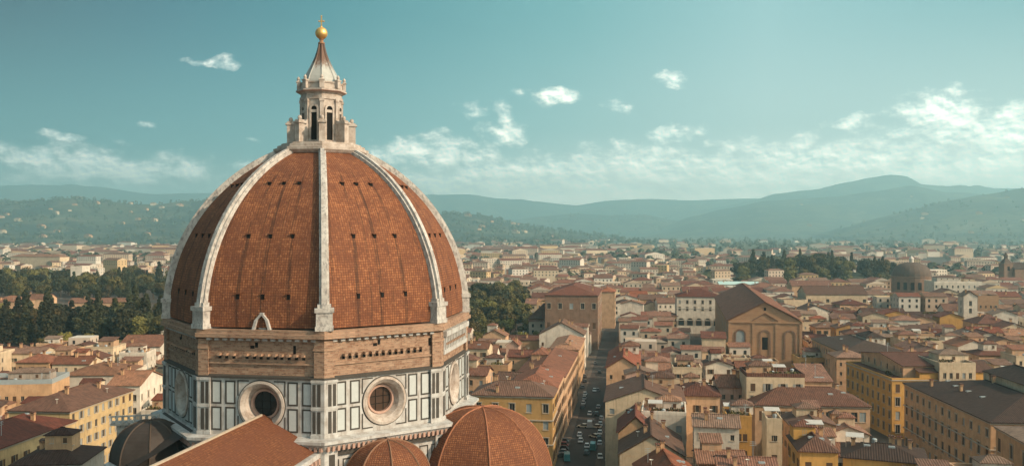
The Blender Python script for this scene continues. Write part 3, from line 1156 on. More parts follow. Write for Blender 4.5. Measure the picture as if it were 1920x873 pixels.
# nave roof running towards the viewer's left
T, N_ = fframe(7)
ap = 27.0 * cos(OC / 2)
m = MB()
zr, ze, hwn, Ln = 41.2, 36.2, 9.6, 60.0
A0, A1 = N_ * (ap - .5) + Vector((0, 0, zr)), N_ * (ap + Ln) + Vector((0, 0, zr))
for sg in (1, -1):
    e0, e1 = N_ * (ap - .5) + T * sg * hwn + Vector((0, 0, ze)), N_ * (ap + Ln) + T * sg * hwn + Vector((0, 0, ze))
    sl = hypot(hwn, zr - ze)
    if sg > 0:
        m.face([e1, e0, A0, A1], 0, [(0, 0), (Ln, 0), (Ln, sl), (0, sl)])
    else:
        m.face([e0, e1, A1, A0], 0, [(0, 0), (Ln, 0), (Ln, sl), (0, sl)])
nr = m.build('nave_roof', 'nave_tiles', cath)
m = MB()
m.obox(N_ * (ap + .3) - T * .16 + Vector((0, 0, zr - .1)), T * .32, N_ * Ln, (0, 0, .3))
m.build('ridge_cap', 'stone_trim', nr)
m = MB()
for sg in (1, -1):
    o0 = T * (sg * hwn - .55 + (0 if sg > 0 else -.0)) + N_ * (ap + .2)
    m.obox(o0 + Vector((0, 0, ze - .9)), T * 1.3, N_ * Ln, (0, 0, .75))
    m.obox(o0 + T * .2, T * .9, N_ * Ln, (0, 0, ze - .9))
m.build('nave_wall', 'white_marble', cath)
m = MB()
for i in range(40):
    for sg in (1, -1):
        o0 = T * (sg * hwn + (.5 if sg > 0 else -.9)) + N_ * (ap + .8 + i * 1.45)
        m.obox(o0 + Vector((0, 0, ze - 1.8)), T * .5, N_ * .6, (0, 0, .9))
m.build('nave_corbel_molding', 'pink_marble', cath)


def octdome(name, c, r, z0, rise, mats, rot=0.0, seam=None, bodyz=0.0, bulge=1.0):
    """octagonal tiled side dome on a marble body, as a part of the cathedral"""
    m = MB()
    n = 14
    for i in range(n):
        p0, p1 = pi / 2 * i / n, pi / 2 * (i + 1) / n
        r0, r1 = r * cos(p0) ** bulge, r * cos(p1) ** bulge
        zz0, zz1 = z0 + rise * sin(p0), z0 + rise * sin(p1)
        L0, L1 = r * pi / 2 * i / n, r * pi / 2 * (i + 1) / n
        for k in range(8):
            a, b_ = rot + k * OC, rot + (k + 1) * OC
            q_ = [(c[0] + r0 * sin(a), c[1] - r0 * cos(a), zz0), (c[0] + r0 * sin(b_), c[1] - r0 * cos(b_), zz0),
                  (c[0] + r1 * sin(b_), c[1] - r1 * cos(b_), zz1), (c[0] + r1 * sin(a), c[1] - r1 * cos(a), zz1)]
            h0, h1 = r0 * sin(OC / 2), r1 * sin(OC / 2)
            uv = [(-h0, L0), (h0, L0), (h1, L1), (-h1, L1)]
            u2 = [(-.62, .95)] * 4
            if i == n - 1:
                q_, uv, u2 = q_[:3], uv[:3], u2[:3]
            m.face(q_, 0, uv, u2)
    d = m.build(name, mats[0], cath)
    m = MB()
    for k in range(8):
        a = rot + k * OC
        Tc, Nc = Vector((cos(a), sin(a), 0)), Vector((sin(a), -cos(a), 0))
        for i in range(n):
            p0, p1 = pi / 2 * i / n, pi / 2 * (i + 1) / n
            A = Vector((c[0], c[1], 0)) + Nc * (r * cos(p0) ** bulge) + Vector((0, 0, z0 + rise * sin(p0)))
            B = Vector((c[0], c[1], 0)) + Nc * (r * cos(p1) ** bulge) + Vector((0, 0, z0 + rise * sin(p1)))
            up0, up1 = (Nc * cos(p0) + Vector((0, 0, sin(p0)))) * .16, (Nc * cos(p1) + Vector((0, 0, sin(p1)))) * .16
            t_ = Tc * .16
            m.face([A - t_, A + up0, B + up1, B - t_])
            m.face([A + up0, A + t_, B + t_, B + up1])
    m.build('hip_rib', mats[1], d)
    m = MB()
    rg = lambda rr_, z: [(c[0] + rr_ * sin(rot + k * OC), c[1] - rr_ * cos(rot + k * OC), z) for k in range(8)]
    for (r0, zz0), (r1, zz1) in zip([(r - .1, bodyz), (r - .1, z0 - 1.6), (r + .7, z0 - .9), (r + .9, z0 - .8), (r + .9, z0 - .3)], [(r - .1, z0 - 1.6), (r + .7, z0 - .9), (r + .9, z0 - .8), (r + .9, z0 - .3), (r - .3, z0 + .05)]):
        m.hull(rg(r0, zz0), rg(r1, zz1), 0, False)
    m.build(name + '_body', mats[2], cath)
    return d


# right tribune: large tiled half dome beside the drum
def local(wx, wy):
    dx, dy = wx - CX, wy - CY
    return (dx * cos(TH) + dy * sin(TH), -dx * sin(TH) + dy * cos(TH))


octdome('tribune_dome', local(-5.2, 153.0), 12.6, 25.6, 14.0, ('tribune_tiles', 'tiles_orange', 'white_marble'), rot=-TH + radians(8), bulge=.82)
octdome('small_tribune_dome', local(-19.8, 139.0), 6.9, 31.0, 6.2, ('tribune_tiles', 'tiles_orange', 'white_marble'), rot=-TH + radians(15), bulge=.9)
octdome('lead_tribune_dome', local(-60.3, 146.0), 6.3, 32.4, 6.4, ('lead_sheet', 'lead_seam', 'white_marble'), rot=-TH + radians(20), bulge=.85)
# little balustrade platform over the lead dome
lx, ly = local(-66.0, 150.0)
m = MB()
m.box(lx - 2.6, lx + 5.2, ly - 1.2, ly + 1.2, 37.3, 37.7)
m.box(lx - 2.8, lx + 5.4, ly - 1.4, ly - 1.1, 38.75, 39.0)
for i in range(9):
    m.box(lx - 2.6 + i * .95, lx - 2.2 + i * .95, ly - 1.38, ly - 1.12, 37.702, 38.75)
m.box(lx - 1.6, lx + 4.4, ly - .6, ly + 1.0, 0, 37.3)
m.build('balustrade', 'stained_marble', cath)
# lead covered sloping link between drum and lead dome
m = MB()
T, N_ = fframe(6)
ap = 28.0 * cos(OC / 2)
m.face([N_ * (ap) - T * 9 + Vector((0, 0, 38.2)), N_ * (ap + 9) - T * 7 + Vector((0, 0, 33.0)), N_ * (ap + 9) + T * 7 + Vector((0, 0, 33.0)), N_ * (ap) + T * 9 + Vector((0, 0, 38.2))][::-1])
m.build('lead_slope', 'lead_sheet', cath)

# ------------------------------------------------------------------ the setting: hills and air


def f_hill(t, b):
    co = coord(t)
    n = t.noise(co, 0.0022, 6, 0.65)
    n2 = t.noise(co, 0.012, 5, 0.7)
    col = t.mix(t.sstep(n, 0.47, 0.56), (0.028, 0.036, 0.020), (0.085, 0.085, 0.042))
    col = t.mix(t.math('MULTIPLY', t.sstep(n2, 0.45, 0.62), 0.6), col, (0.020, 0.026, 0.014))
    col = t.mix(t.math('MULTIPLY', t.sstep(t.noise(co, 0.0045, 4, 0.6), 0.58, 0.64), 0.6), col, (0.17, 0.145, 0.085))
    t.put(b.inputs['Base Color'], col)
    bump(t, b, n2, 1.0, 12.0)


mat('hill_cover', f_hill)


def interp(pts, x):
    if x <= pts[0][0]:
        return pts[0][1]
    for (x0, y0), (x1, y1) in zip(pts[:-1], pts[1:]):
        if x <= x1:
            f_ = (x - x0) / (x1 - x0)
            f_ = f_ * f_ * (3 - 2 * f_) * .5 + f_ * .5
            return y0 + (y1 - y0) * f_
    return pts[-1][1]


HILLS = []


def hill(D, front, back, prof, seed, rough=1.0, step=10):
    """a ridge D metres away: its crest rises as in the photograph, its flanks fall over front/back metres"""
    xs = list(range(int(prof[0][0]), int(prof[-1][0]) + 1, step))
    rows = [(-1.0, 0), (-.86, .05), (-.72, .14), (-.58, .27), (-.46, .42), (-.34, .58), (-.24, .72), (-.15, .84), (-.07, .94), (0, 1.0), (.15, .93), (.4, .65), (.7, .3), (1.0, 0)]
    grid = []
    for x in xs:
        h = CZ + (HZ - interp(prof, x)) * D / F
        colp = []
        for u, g in rows:
            Y = D + (front if u < 0 else back) * u
            X = (x - 960) / F * (D + (front if u < 0 else back) * u * .55)
            n = mnoise.fractal(Vector((X / 900.0 + seed, Y / 900.0, seed)), 1.0, 2.0, 5)
            amp = rough * h * .30 * (1 - abs(u)) * (1.0 if abs(u) > .04 else .10)
            z = max(h * g + n * amp, -4.0) if abs(u) < 1 else -4.0
            if u == 0:
                z = h + n * h * .02 * rough
            colp.append((X, Y, z))
        grid.append(colp)
    vs = [p for c in grid for p in c]
    R = len(rows)
    fs = []
    for i in range(len(xs) - 1):
        for j in range(R - 1):
            a = i * R + j
            fs.append((a, a + R, a + R + 1, a + 1))
    me = bpy.data.meshes.new('hill')
    me.from_pydata(vs, [], fs)
    me.materials.append(MATS['hill_cover'])
    me.polygons.foreach_set('use_smooth', [True] * len(fs))
    o = link('hill', me)
    tag(o, kind='structure')
    HILLS.append((grid, rows, xs))
    return o


hill(15500, 4500, 3000, [(-600, 352), (0, 348), (60, 346), (180, 350), (290, 364), (340, 362), (420, 362), (560, 368), (790, 366), (880, 364), (940, 372), (1000, 377), (1080, 385), (1140, 376), (1220, 373), (1300, 375), (1420, 372), (1600, 380), (2600, 380)], 3.1, .5)
hill(7000, 2900, 1800, [(-600, 370), (0, 374), (60, 378), (140, 374), (220, 380), (300, 386), (340, 380), (420, 379), (600, 384), (740, 390), (810, 400), (900, 406), (960, 417), (1000, 425), (1080, 434), (1130, 441), (1180, 450)], 5.7, .9)
hill(11500, 2200, 1500, [(880, 432), (960, 413), (1020, 405), (1080, 400), (1140, 403), (1210, 402), (1260, 412), (1330, 425), (1400, 436)], 8.3, .6)
hill(13500, 3500, 2500, [(1180, 432), (1250, 410), (1300, 396), (1360, 386), (1410, 376), (1454, 363), (1520, 356), (1593, 341), (1630, 333), (1667, 327), (1696, 329), (1736, 349), (1780, 353), (1813, 354), (1887, 352), (2000, 356), (2700, 360)], 1.9, .5)
hill(10500, 3200, 2000, [(1190, 441), (1230, 430), (1300, 405), (1360, 391), (1440, 376), (1556, 369), (1640, 359), (1703, 349), (1758, 360), (1813, 361), (1900, 372), (2050, 385), (2700, 400)], 6.4, .7)
hill(7200, 2800, 1800, [(1540, 440), (1586, 427), (1667, 405), (1720, 391), (1777, 376), (1850, 364), (1920, 352), (2100, 335), (2700, 330)], 4.4, .7)


def air():
    m = bpy.data.materials.new('air')
    m.use_nodes = True
    t = NT(m.node_tree)
    for nd in list(t.n):
        t.n.remove(nd)
    pv = t.new('ShaderNodeVolumePrincipled')
    pv.inputs['Color'].default_value = (*HAZE_COLOR, 1)
    pv.inputs['Density'].default_value = HAZE_DENSITY
    pv.inputs['Anisotropy'].default_value = 0.36
    out = t.new('ShaderNodeOutputMaterial')
    t.l.new(pv.outputs[0], out.inputs[1])
    MATS['air'] = m


air()
m = MB()
m.box(-16500, 16500, -1500, 18800, -6.0, 960.0)
tag(m.build('haze', 'air'), kind='stuff')

# ------------------------------------------------------------------ houses


def wall_grid(mb, o, u, wid, hgt, wins, depth=.28, mi=0):
    """a wall from o along unit vector u with recessed rectangular openings (u0, u1, z0, z1)"""
    o, u = Vector(o), Vector(u)
    inn = Vector((-u.y, u.x, 0)) * depth
    xs = sorted({0.0, wid, *[w_[0] for w_ in wins], *[w_[1] for w_ in wins]})
    zs = sorted({0.0, hgt, *[w_[2] for w_ in wins], *[w_[3] for w_ in wins]})
    W = lambda a, z: o + u * a + Vector((0, 0, z))
    for i in range(len(xs) - 1):
        run = None
        for j in range(len(zs) - 1):
            cx_, cz_ = (xs[i] + xs[i + 1]) / 2, (zs[j] + zs[j + 1]) / 2
            hole = any(w_[0] < cx_ < w_[1] and w_[2] < cz_ < w_[3] for w_ in wins)
            if not hole:
                mb.face([W(xs[i], zs[j]), W(xs[i + 1], zs[j]), W(xs[i + 1], zs[j + 1]), W(xs[i], zs[j + 1])], mi)
    for a0, a1, z0, z1 in wins:
        p = [W(a0, z0), W(a1, z0), W(a1, z1), W(a0, z1)]
        q_ = [x + inn for x in p]
        for i in range(4):
            j = (i + 1) % 4
            mb.face([p[i], p[j], q_[j], q_[i]], mi)
        mb.face(q_, mi)


WIN_MESH = {}


def win_mesh(w_, h_, style):
    key = (round(w_, 1), round(h_, 1), style)
    if key in WIN_MESH:
        return WIN_MESH[key]
    w_, h_ = key[0], key[1]
    m = MB()
    # local: x across, z up, -y outwards; origin at the middle of the sill on the wall plane
    m.box(-w_ / 2 + .08, w_ / 2 - .08, .17, .22, .08, h_ - .08, 2 if style == 'blind' else 0)
    fr = .09
    for x0, x1, z0, z1 in ((-w_ / 2 + .003, -w_ / 2 + fr, .003, h_ - .003), (w_ / 2 - fr, w_ / 2 - .003, .003, h_ - .003), (-w_ / 2 + fr, w_ / 2 - fr, .003, fr), (-w_ / 2 + fr, w_ / 2 - fr, h_ - fr, h_ - .003)):
        m.box(x0, x1, .12, .24, z0, z1, 1)
    m.box(-.035, .035, .14, .165, fr, h_ - fr, 1)
    m.box(-w_ / 2 - .15, w_ / 2 + .15, -.14, .02, -.16, -.01, 3)
    if style == 'framed':
        for x0, x1, z0, z1 in ((-w_ / 2 - .2, -w_ / 2, .0, h_ + .2), (w_ / 2, w_ / 2 + .2, .0, h_ + .2), (-w_ / 2, w_ / 2, h_, h_ + .2)):
            m.box(x0, x1, -.07, .02, z0, z1, 3)
        m.box(-w_ / 2 - .3, w_ / 2 + .3, -.2, .02, h_ + .2, h_ + .34, 3)
    mats = ['window_glass', 'window_frame', 'pale_blind', 'stone_trim']
    if style.startswith('shut'):
        mats.append({'shutb': 'shutter_brown', 'shutg': 'shutter_green', 'shuty': 'shutter_grey'}[style])
        for sg in (-1, 1):
            x0, x1 = sorted((sg * (w_ / 2 + .02), sg * (w_ / 2 + w_ * .46)))
            m.box(x0, x1, -.09, -.03, .02, h_ - .02, 4)
    if style == 'closed':
        mats.append('shutter_brown')
        m.box(-w_ / 2 + .02, w_ / 2 - .02, .02, .11, .02, h_ - .02, 4)
    me = m.mesh('window', mats)
    WIN_MESH[key] = me
    return me


BOXMESH = {}


def chimney_mesh(kind):
    if kind in BOXMESH:
        return BOXMESH[kind]
    m = MB()
    if kind == 'chimney':
        m.box(-.45, .45, -.35, .35, -1.2, 1.5, 0)
        m.box(-.6, .6, -.5, .5, 1.5, 1.65, 1)
        m.box(-.5, -.35, -.4, .4, 1.65, 2.0, 1)
        m.box(.35, .5, -.4, .4, 1.65, 2.0, 1)
        m.box(-.62, .62, -.52, .52, 2.0, 2.15, 2)
        mats = ['stucco_buff', 'brick_chimney', 'tiles_brown']
    elif kind == 'skylight':
        m.box(-.7, .7, -.5, .5, -.25, .16, 1)
        m.box(-.6, .6, -.42, .42, .16, .19, 0)
        mats = ['pale_blind', 'sheet_metal']
    elif kind == 'antenna':
        m.box(-.05, .05, -.05, .05, -.6, 3.4, 0)
        for z in (2.5, 2.9, 3.3):
            m.box(-.7, .7, -.04, .04, z, z + .06, 0)
        mats = ['sheet_metal']
    elif kind == 'dish':
        m.box(-.05, .05, -.05, .05, -.4, 1.3, 0)
        m.lathe([(0, 1.1), (.3, 1.16), (.5, 1.32)], 10, 0)
        mats = ['pale_trim']
    elif kind == 'tank':
        m.lathe([(0, -.3), (.6, -.3), (.6, 1.1), (.35, 1.3), (0, 1.34)], 10, 0)
        mats = ['sheet_metal']
    elif kind == 'awning':
        m.face([(-2, -1.4, 2.2), (2, -1.4, 2.2), (2, 1.4, 2.7), (-2, 1.4, 2.7)], 0)
        m.face([(-2, -1.4, 2.14), (-2, 1.4, 2.64), (2, 1.4, 2.64), (2, -1.4, 2.14)], 0)
        for x in (-1.95, 1.95):
            for y, z in ((-1.35, 2.15), (1.35, 2.6)):
                m.box(x - .05, x + .05, y - .05, y + .05, -.3, z, 1)
        mats = ['pale_awning', 'window_frame']
    elif kind == 'pots':
        r_ = random.Random(4)
        for i in range(6):
            x = -2 + i * .8
            m.lathe([(.2, 0), (.3, .5)], 8, 0, x, 0)
            for _ in range(14):
                c = Vector((x + r_.gauss(0, .25), r_.gauss(0, .25), .8 + r_.gauss(0, .3)))
                d1 = Vector((r_.gauss(0, 1), r_.gauss(0, 1), r_.gauss(0, 1))).normalized() * .22
                d2 = d1.cross(Vector((r_.gauss(0, 1), r_.gauss(0, 1), 1))).normalized() * .22
                m.face([c - d1 - d2, c + d1 - d2, c + d1 + d2, c - d1 + d2], 1)
        mats = ['brick_chimney', 'leaf_broad']
    BOXMESH[kind] = m.mesh(kind, mats)
    return BOXMESH[kind]


def roof_geo(mb, w_, d, h, kind, rise, ov=.55, mi=0, th=.22, x0=0.0, y0=0.0):
    """tiled roof over a w x d plan standing at local x0-w/2.., eaves at height h; returns a height function"""
    X, Y = w_ / 2 + ov, d / 2 + ov

    def V(x, y, z):
        return (x0 + x, y0 + y, z)
    eb = h - .02
    e = h + th
    if kind == 'hip':
        if w_ >= d:
            r1, r2 = (-(X - Y), 0), (X - Y, 0)
        else:
            r1, r2 = (0, -(Y - X)), (0, Y - X)
        if kind == 'hip' and abs(X - Y) < .01:
            r1 = (-.01, 0)
            r2 = (.01, 0)
        run = min(X, Y)
        R1, R2 = V(r1[0], r1[1], e + rise), V(r2[0], r2[1], e + rise)
        c = [V(-X, -Y, e), V(X, -Y, e), V(X, Y, e), V(-X, Y, e)]
        if w_ >= d:
            fs = [[c[0], c[1], R2, R1], [c[1], c[2], R2], [c[2], c[3], R1, R2], [c[3], c[0], R1]]
        else:
            fs = [[c[0], c[1], R1], [c[1], c[2], R2, R1], [c[2], c[3], R2], [c[3], c[0], R1, R2]]
        hf = lambda x, y: e + rise * max(0.0, min((X - abs(x)) / run, (Y - abs(y)) / run, 1.0))
    elif kind == 'gable':           # ridge along x
        c = [V(-X, -Y, e), V(X, -Y, e), V(X, Y, e), V(-X, Y, e)]
        R1, R2 = V(-X, 0, e + rise), V(X, 0, e + rise)
        fs = [[c[0], c[1], R2, R1], [c[2], c[3], R1, R2]]
        hf = lambda x, y: e + rise * max(0.0, (Y - abs(y)) / Y)
    elif kind == 'gablefront':      # ridge along y
        c = [V(-X, -Y, e), V(X, -Y, e), V(X, Y, e), V(-X, Y, e)]
        R1, R2 = V(0, -Y, e + rise), V(0, Y, e + rise)
        fs = [[c[3], c[0], R1, R2], [c[1], c[2], R2, R1]]
        hf = lambda x, y: e + rise * max(0.0, (X - abs(x)) / X)
    else:                           # shed rising to the back
        c = [V(-X, -Y, e), V(X, -Y, e), V(X, Y, e + rise), V(-X, Y, e + rise)]
        fs = [c]
        hf = lambda x, y: e + rise * (y + Y) / (2 * Y)
    for f_ in fs:
        mb.face(f_, mi)
    low = [tuple((p[0], p[1], p[2] - th)) for p in c]
    if kind in ('gable', 'gablefront'):
        lo = lambda p: (p[0], p[1], p[2] - th)
        if kind == 'gable':
            ring_ = [c[0], c[1], R2, c[2], c[3], R1]
        else:
            ring_ = [c[0], R1, c[1], c[2], R2, c[3]]
        for i in range(6):
            a, b_ = ring_[i], ring_[(i + 1) % 6]
            mb.face([lo(a), lo(b_), b_, a], mi)
        for f_ in fs:
            mb.face([lo(p) for p in f_][::-1], mi)
    else:
        for i in range(4):
            j = (i + 1) % 4
            mb.face([low[i], low[j], c[j], c[i]], mi)
        mb.face(low[::-1], mi)
    # raised ridge tiles
    if kind != 'shed':
        a, b_ = Vector(R1), Vector(R2)
        dv = b_ - a
        if dv.length > .5:
            sd_ = Vector((-dv.y, dv.x, 0)).normalized() * .2
            mb.obox(a - sd_ - Vector((0, 0, .12)), dv, sd_ * 2, (0, 0, .26), mi)
    return hf


def spread(cols, wid, ww, margin=1.2):
    if cols == 1:
        return [wid / 2]
    a = margin + ww / 2
    return [a + (wid - 2 * a) * i / (cols - 1) for i in range(cols)]


FOOT = []                                    # footprints taken: (x, y, half w, half d, rot)


def house(name, label, cat, cx, cy, rot, w_, d, h, roof='hip', rise=2.6, wall='cream', rc='terracotta', fronts=None, extras=(), group=None, trim=None, parapet=.9, rng=None, cornice=False):
    """a building with its base at cx, cy: parts wall, roof, each window, and what stands on the roof
    fronts: {side: (cols, rows, first sill, row pitch, win w, win h, style)}"""
    rng = rng or random
    t = thing(name, label, cat, (cx, cy, 0), rot, group)
    FOOT.append((cx, cy, w_ / 2, d / 2, rot))
    t['_h'] = h
    wing(t, 0, 0, w_, d, h, roof, rise, wall, rc, fronts, extras, trim, parapet, rng, cornice)
    return t


def wing(t, x0_, y0_, w_, d, h, roof='hip', rise=2.6, wall='cream', rc='terracotta', fronts=None, extras=(), trim=None, parapet=.9, rng=None, cornice=False):
    rng = rng or random

    def put(mb):
        mb.v = [(x + x0_, y + y0_, z) for x, y, z in mb.v]
        return mb
    sides = {'front': ((-w_ / 2, -d / 2, 0), (1, 0, 0), w_), 'right': ((w_ / 2, -d / 2, 0), (0, 1, 0), d),
             'back': ((w_ / 2, d / 2, 0), (-1, 0, 0), w_), 'left': ((-w_ / 2, d / 2, 0), (0, -1, 0), d)}
    m = MB()
    wparts = []
    for sname, (o, u, wid) in sides.items():
        wins = []
        specs = (fronts or {}).get(sname, [])
        if isinstance(specs, tuple):
            specs = [specs]
        for cols, rows, z0, pitch, ww, wh, style in specs:
            for r in range(rows):
                for x in spread(cols, wid, ww):
                    z = z0 + r * pitch
                    if z + wh > h - .25:
                        continue
                    wins.append((x - ww / 2, x + ww / 2, z, z + wh))
                    ang = atan2(u[1], u[0])
                    st = style
                    if style == 'plain':
                        st = rng.choices(['plain', 'closed', 'blind', 'framed'], [.62, .14, .12, .12])[0]
                    elif style.startswith('shut') and rng.random() < .3:
                        st = rng.choice(['closed', 'plain', 'blind'])
                    elif style == 'framed' and rng.random() < .22:
                        st = rng.choice(['closed', 'blind', 'plain'])
                    if style == 'mix':
                        st = rng.choice(['plain', 'shutb', 'plain', 'blind', 'closed'])
                    wparts.append((Vector(o) + Vector(u) * x + Vector((0, 0, z)), ang, ww, wh, st))
        wall_grid(m, o, u, wid, h, wins)
    if roof == 'gable':
        for sx in (-1, 1):
            f_ = [(sx * w_ / 2, sx * -d / 2, h), (sx * w_ / 2, sx * d / 2, h), (sx * w_ / 2, 0, h + rise * (d / 2) / (d / 2 + .55))]
            m.face(f_)
    elif roof == 'gablefront':
        for sy in (-1, 1):
            f_ = [(-w_ / 2, sy * d / 2, h), (w_ / 2, sy * d / 2, h), (0, sy * d / 2, h + rise * (w_ / 2) / (w_ / 2 + .55))]
            m.face(f_)
    elif roof == 'shed':
        k_ = rise / (d + 1.1)
        m.face([(-w_ / 2, d / 2, h), (w_ / 2, d / 2, h), (w_ / 2, d / 2, h + rise - .3), (-w_ / 2, d / 2, h + rise - .3)])
        for sx in (-1, 1):
            m.face([(sx * w_ / 2, -d / 2, h), (sx * w_ / 2, d / 2, h), (sx * w_ / 2, d / 2, h + rise - .3)])
    put(m).build('wall', 'stucco_' + wall if 'stucco_' + wall in MATS else wall, t)
    m = MB()
    if roof == 'flat':
        m.box(-w_ / 2 + .3, w_ / 2 - .3, -d / 2 + .3, d / 2 - .3, h - .3, h + .02, 0)
        hf = lambda x, y: h + .02
        put(m).build('roof', 'tiles_' + rc, t)
        m = MB()
        for (x0, x1, y0, y1) in ((-w_ / 2 - .03, w_ / 2 + .03, -d / 2 - .03, -d / 2 + .3), (-w_ / 2 - .03, w_ / 2 + .03, d / 2 - .3, d / 2 + .03), (-w_ / 2 - .03, -w_ / 2 + .3, -d / 2 + .3, d / 2 - .3), (w_ / 2 - .3, w_ / 2 + .03, -d / 2 + .3, d / 2 - .3)):
            m.box(x0, x1, y0, y1, h + .003, h + parapet, 0)
        put(m).build('parapet', trim or ('stucco_' + wall if 'stucco_' + wall in MATS else wall), t)
    else:
        hf = roof_geo(m, w_, d, h, roof, rise)
        put(m).build('roof', 'tiles_' + rc, t)
    if cornice:
        m = MB()
        zz = [h - .45] + ([h * .36, h * .68] if cornice == 2 else [])
        for z in zz:
            for (x0, x1, y0, y1) in ((-w_ / 2 - .28, w_ / 2 + .28, -d / 2 - .28, -d / 2 + .02), (-w_ / 2 - .28, w_ / 2 + .28, d / 2 - .02, d / 2 + .28), (-w_ / 2 - .28, -w_ / 2 + .02, -d / 2 + .02, d / 2 - .02), (w_ / 2 - .02, w_ / 2 + .28, -d / 2 + .02, d / 2 - .02)):
                m.box(x0, x1, y0, y1, z, z + .34)
        put(m).build('cornice', trim or 'stone_trim', t)
    for p, ang, ww, wh, st in wparts:
        link('window', win_mesh(ww, wh, st), t, p + Vector((x0_, y0_, 0)), ang)
    for ex in extras:
        kind, x, y = ex[0], ex[1] * w_, ex[2] * d
        if kind == 'attic':
            aw, ad, ah = ex[3], ex[4], ex[5]
            zb = hf(x, y) - (.02 if roof == 'flat' else 1.0)
            zt = hf(x, y) + ah
            mm = MB()
            mm.box(x - aw / 2, x + aw / 2, y - ad / 2, y + ad / 2, min(zb, hf(x, y - ad / 2) - .6) if roof != 'flat' else zb, zt, 0, False)
            mm2 = MB()
            roof_geo(mm2, aw, ad, zt, ex[6] if len(ex) > 6 else 'hip', .8 + ad * .08, .35, 0, .18, x, y)
            put(mm)
            put(mm2)
            at_ = mm.build('attic', 'stucco_' + (ex[7] if len(ex) > 7 else wall), t)
            mm2.build('roof', 'tiles_' + rc, at_)
            nwin = max(1, int(aw / 2.6))
            for i in range(nwin):
                xx = x - aw / 2 + aw * (i + .5) / nwin
                o_ = link('window', win_mesh(.9, 1.2, 'closed' if i % 2 else 'plain'), at_, (xx + x0_, y - ad / 2 - .16 + y0_, zt - 1.75))
        else:
            link({'pots': 'planter'}.get(kind, kind), chimney_mesh(kind), t, (x + x0_, y + y0_, hf(x, y)), ex[3] if len(ex) > 3 else 0.0)
    return hf


def place(px1, py, px2, h, rot):
    """front-left corner, width: a facade from px1 to px2 whose eaves show at row py at its left end"""
    A = at(px1, py, h)
    k = (px2 - 960) / F
    c_, s_ = cos(rot), sin(rot)
    w_ = (k * A[1] - A[0]) / (c_ - k * s_)
    return A, w_


def clutter(kw):
    ex = list(kw.get('extras', ()))
    flat = kw.get('roof') == 'flat'
    for _ in range(random.choice([2, 3, 4])):
        ex.append((random.choice(['chimney', 'chimney', 'antenna', 'skylight', 'dish'] if not flat else ['chimney', 'antenna', 'pots', 'dish', 'tank']), random.uniform(-.4, .4), random.uniform(-.42, .42), random.choice([0, pi / 2])))
    kw['extras'] = ex
    return kw


def H(name, label, cat, px1, py, px2, h, depth, rot=-GRID, **kw):
    (ax, ay), w_ = place(px1, py, px2, h, rot)
    c_, s_ = cos(rot), sin(rot)
    cx_ = ax + c_ * w_ / 2 - s_ * depth / 2
    cy_ = ay + s_ * w_ / 2 + c_ * depth / 2
    return house(name, label, cat, cx_, cy_, rot, w_, depth, h, **clutter(kw))


def HF(name, label, cat, near, far, h, width, side='left', **kw):
    """a building whose long flank shows: near and far eave corners in photo pixels"""
    n_, f_ = at(*near, h), at(*far, h)
    dx, dy = f_[0] - n_[0], f_[1] - n_[1]
    L = hypot(dx, dy)
    rot = -atan2(dx, dy)
    c_, s_ = cos(rot), sin(rot)
    sx = 1 if side == 'left' else -1
    cx_ = n_[0] + c_ * sx * width / 2 - s_ * L / 2
    cy_ = n_[1] + s_ * sx * width / 2 + c_ * L / 2
    return house(name, label, cat, cx_, cy_, rot, width, L, h, **clutter(kw))

# ------------------------------------------------------------------ named buildings, left of the street
R8 = -GRID
t = H('corner_building', 'ochre corner building with brown hipped roof beside the large tiled tribune dome', 'building', 885, 740, 1036, 22, 14, R8,
      wall='ochre', rc='brown', roof='hip', rise=3.2, cornice=2, trim='stone_trim',
      fronts={'front': (5, 4, 2.6, 4.9, 1.6, 2.5, 'framed'), 'right': (4, 4, 2.6, 4.9, 1.4, 2.4, 'shutb')},
      extras=[('chimney', -.25, .1), ('chimney', -.1, .2), ('skylight', .05, -.25), ('antenna', -.3, -.1)])
wing(t, 4.6, 21, 14.4, 29, 22.2, 'hip', 3.0, 'peach', 'terracotta', {'right': (9, 4, 2.6, 4.9, 1.4, 2.4, 'shutb')},
     [('skylight', .3, -.1), ('skylight', .15, .2), ('chimney', -.2, .3)])
HF('house', 'long peach street house with terracotta hipped roof directly behind the ochre corner building', 'house', (1058, 707), (1083, 661), 20, 17, 'right',
   wall='peach', rc='terracotta', rise=3, fronts={'right': (14, 4, 2.4, 4.4, 1.2, 2.2, 'shutb'), 'front': (3, 2, 11, 4, 1.1, 1.8, 'plain')}, extras=[('chimney', -.2, -.1), ('attic', -.22, .1, 6, 12, 1.2, 'hip'), ('skylight', .2, .1)])
H('gabled_house', 'tall white gabled house with few small windows standing in front of the brown stone palace', 'house', 1011, 627, 1095, 18, 18, R8, wall='white', rc='terracotta', roof='gablefront', rise=6.2,
  fronts={'front': [(3, 1, 12.5, 3, 1.1, 1.7, 'plain'), (2, 1, 7, 3, 1, 1.5, 'plain')], 'right': (5, 3, 3, 4.5, 1.1, 1.9, 'plain')}, extras=[('chimney', .2, .2)])
HF('house', 'narrow lit buff house on the street just in front of the white gabled house', 'house', (1085, 656), (1096, 634), 17.2, 13, 'right', wall='buff', rc='orange', rise=2.4, fronts={'right': (8, 3, 3, 4.4, 1.1, 1.9, 'shutb')})
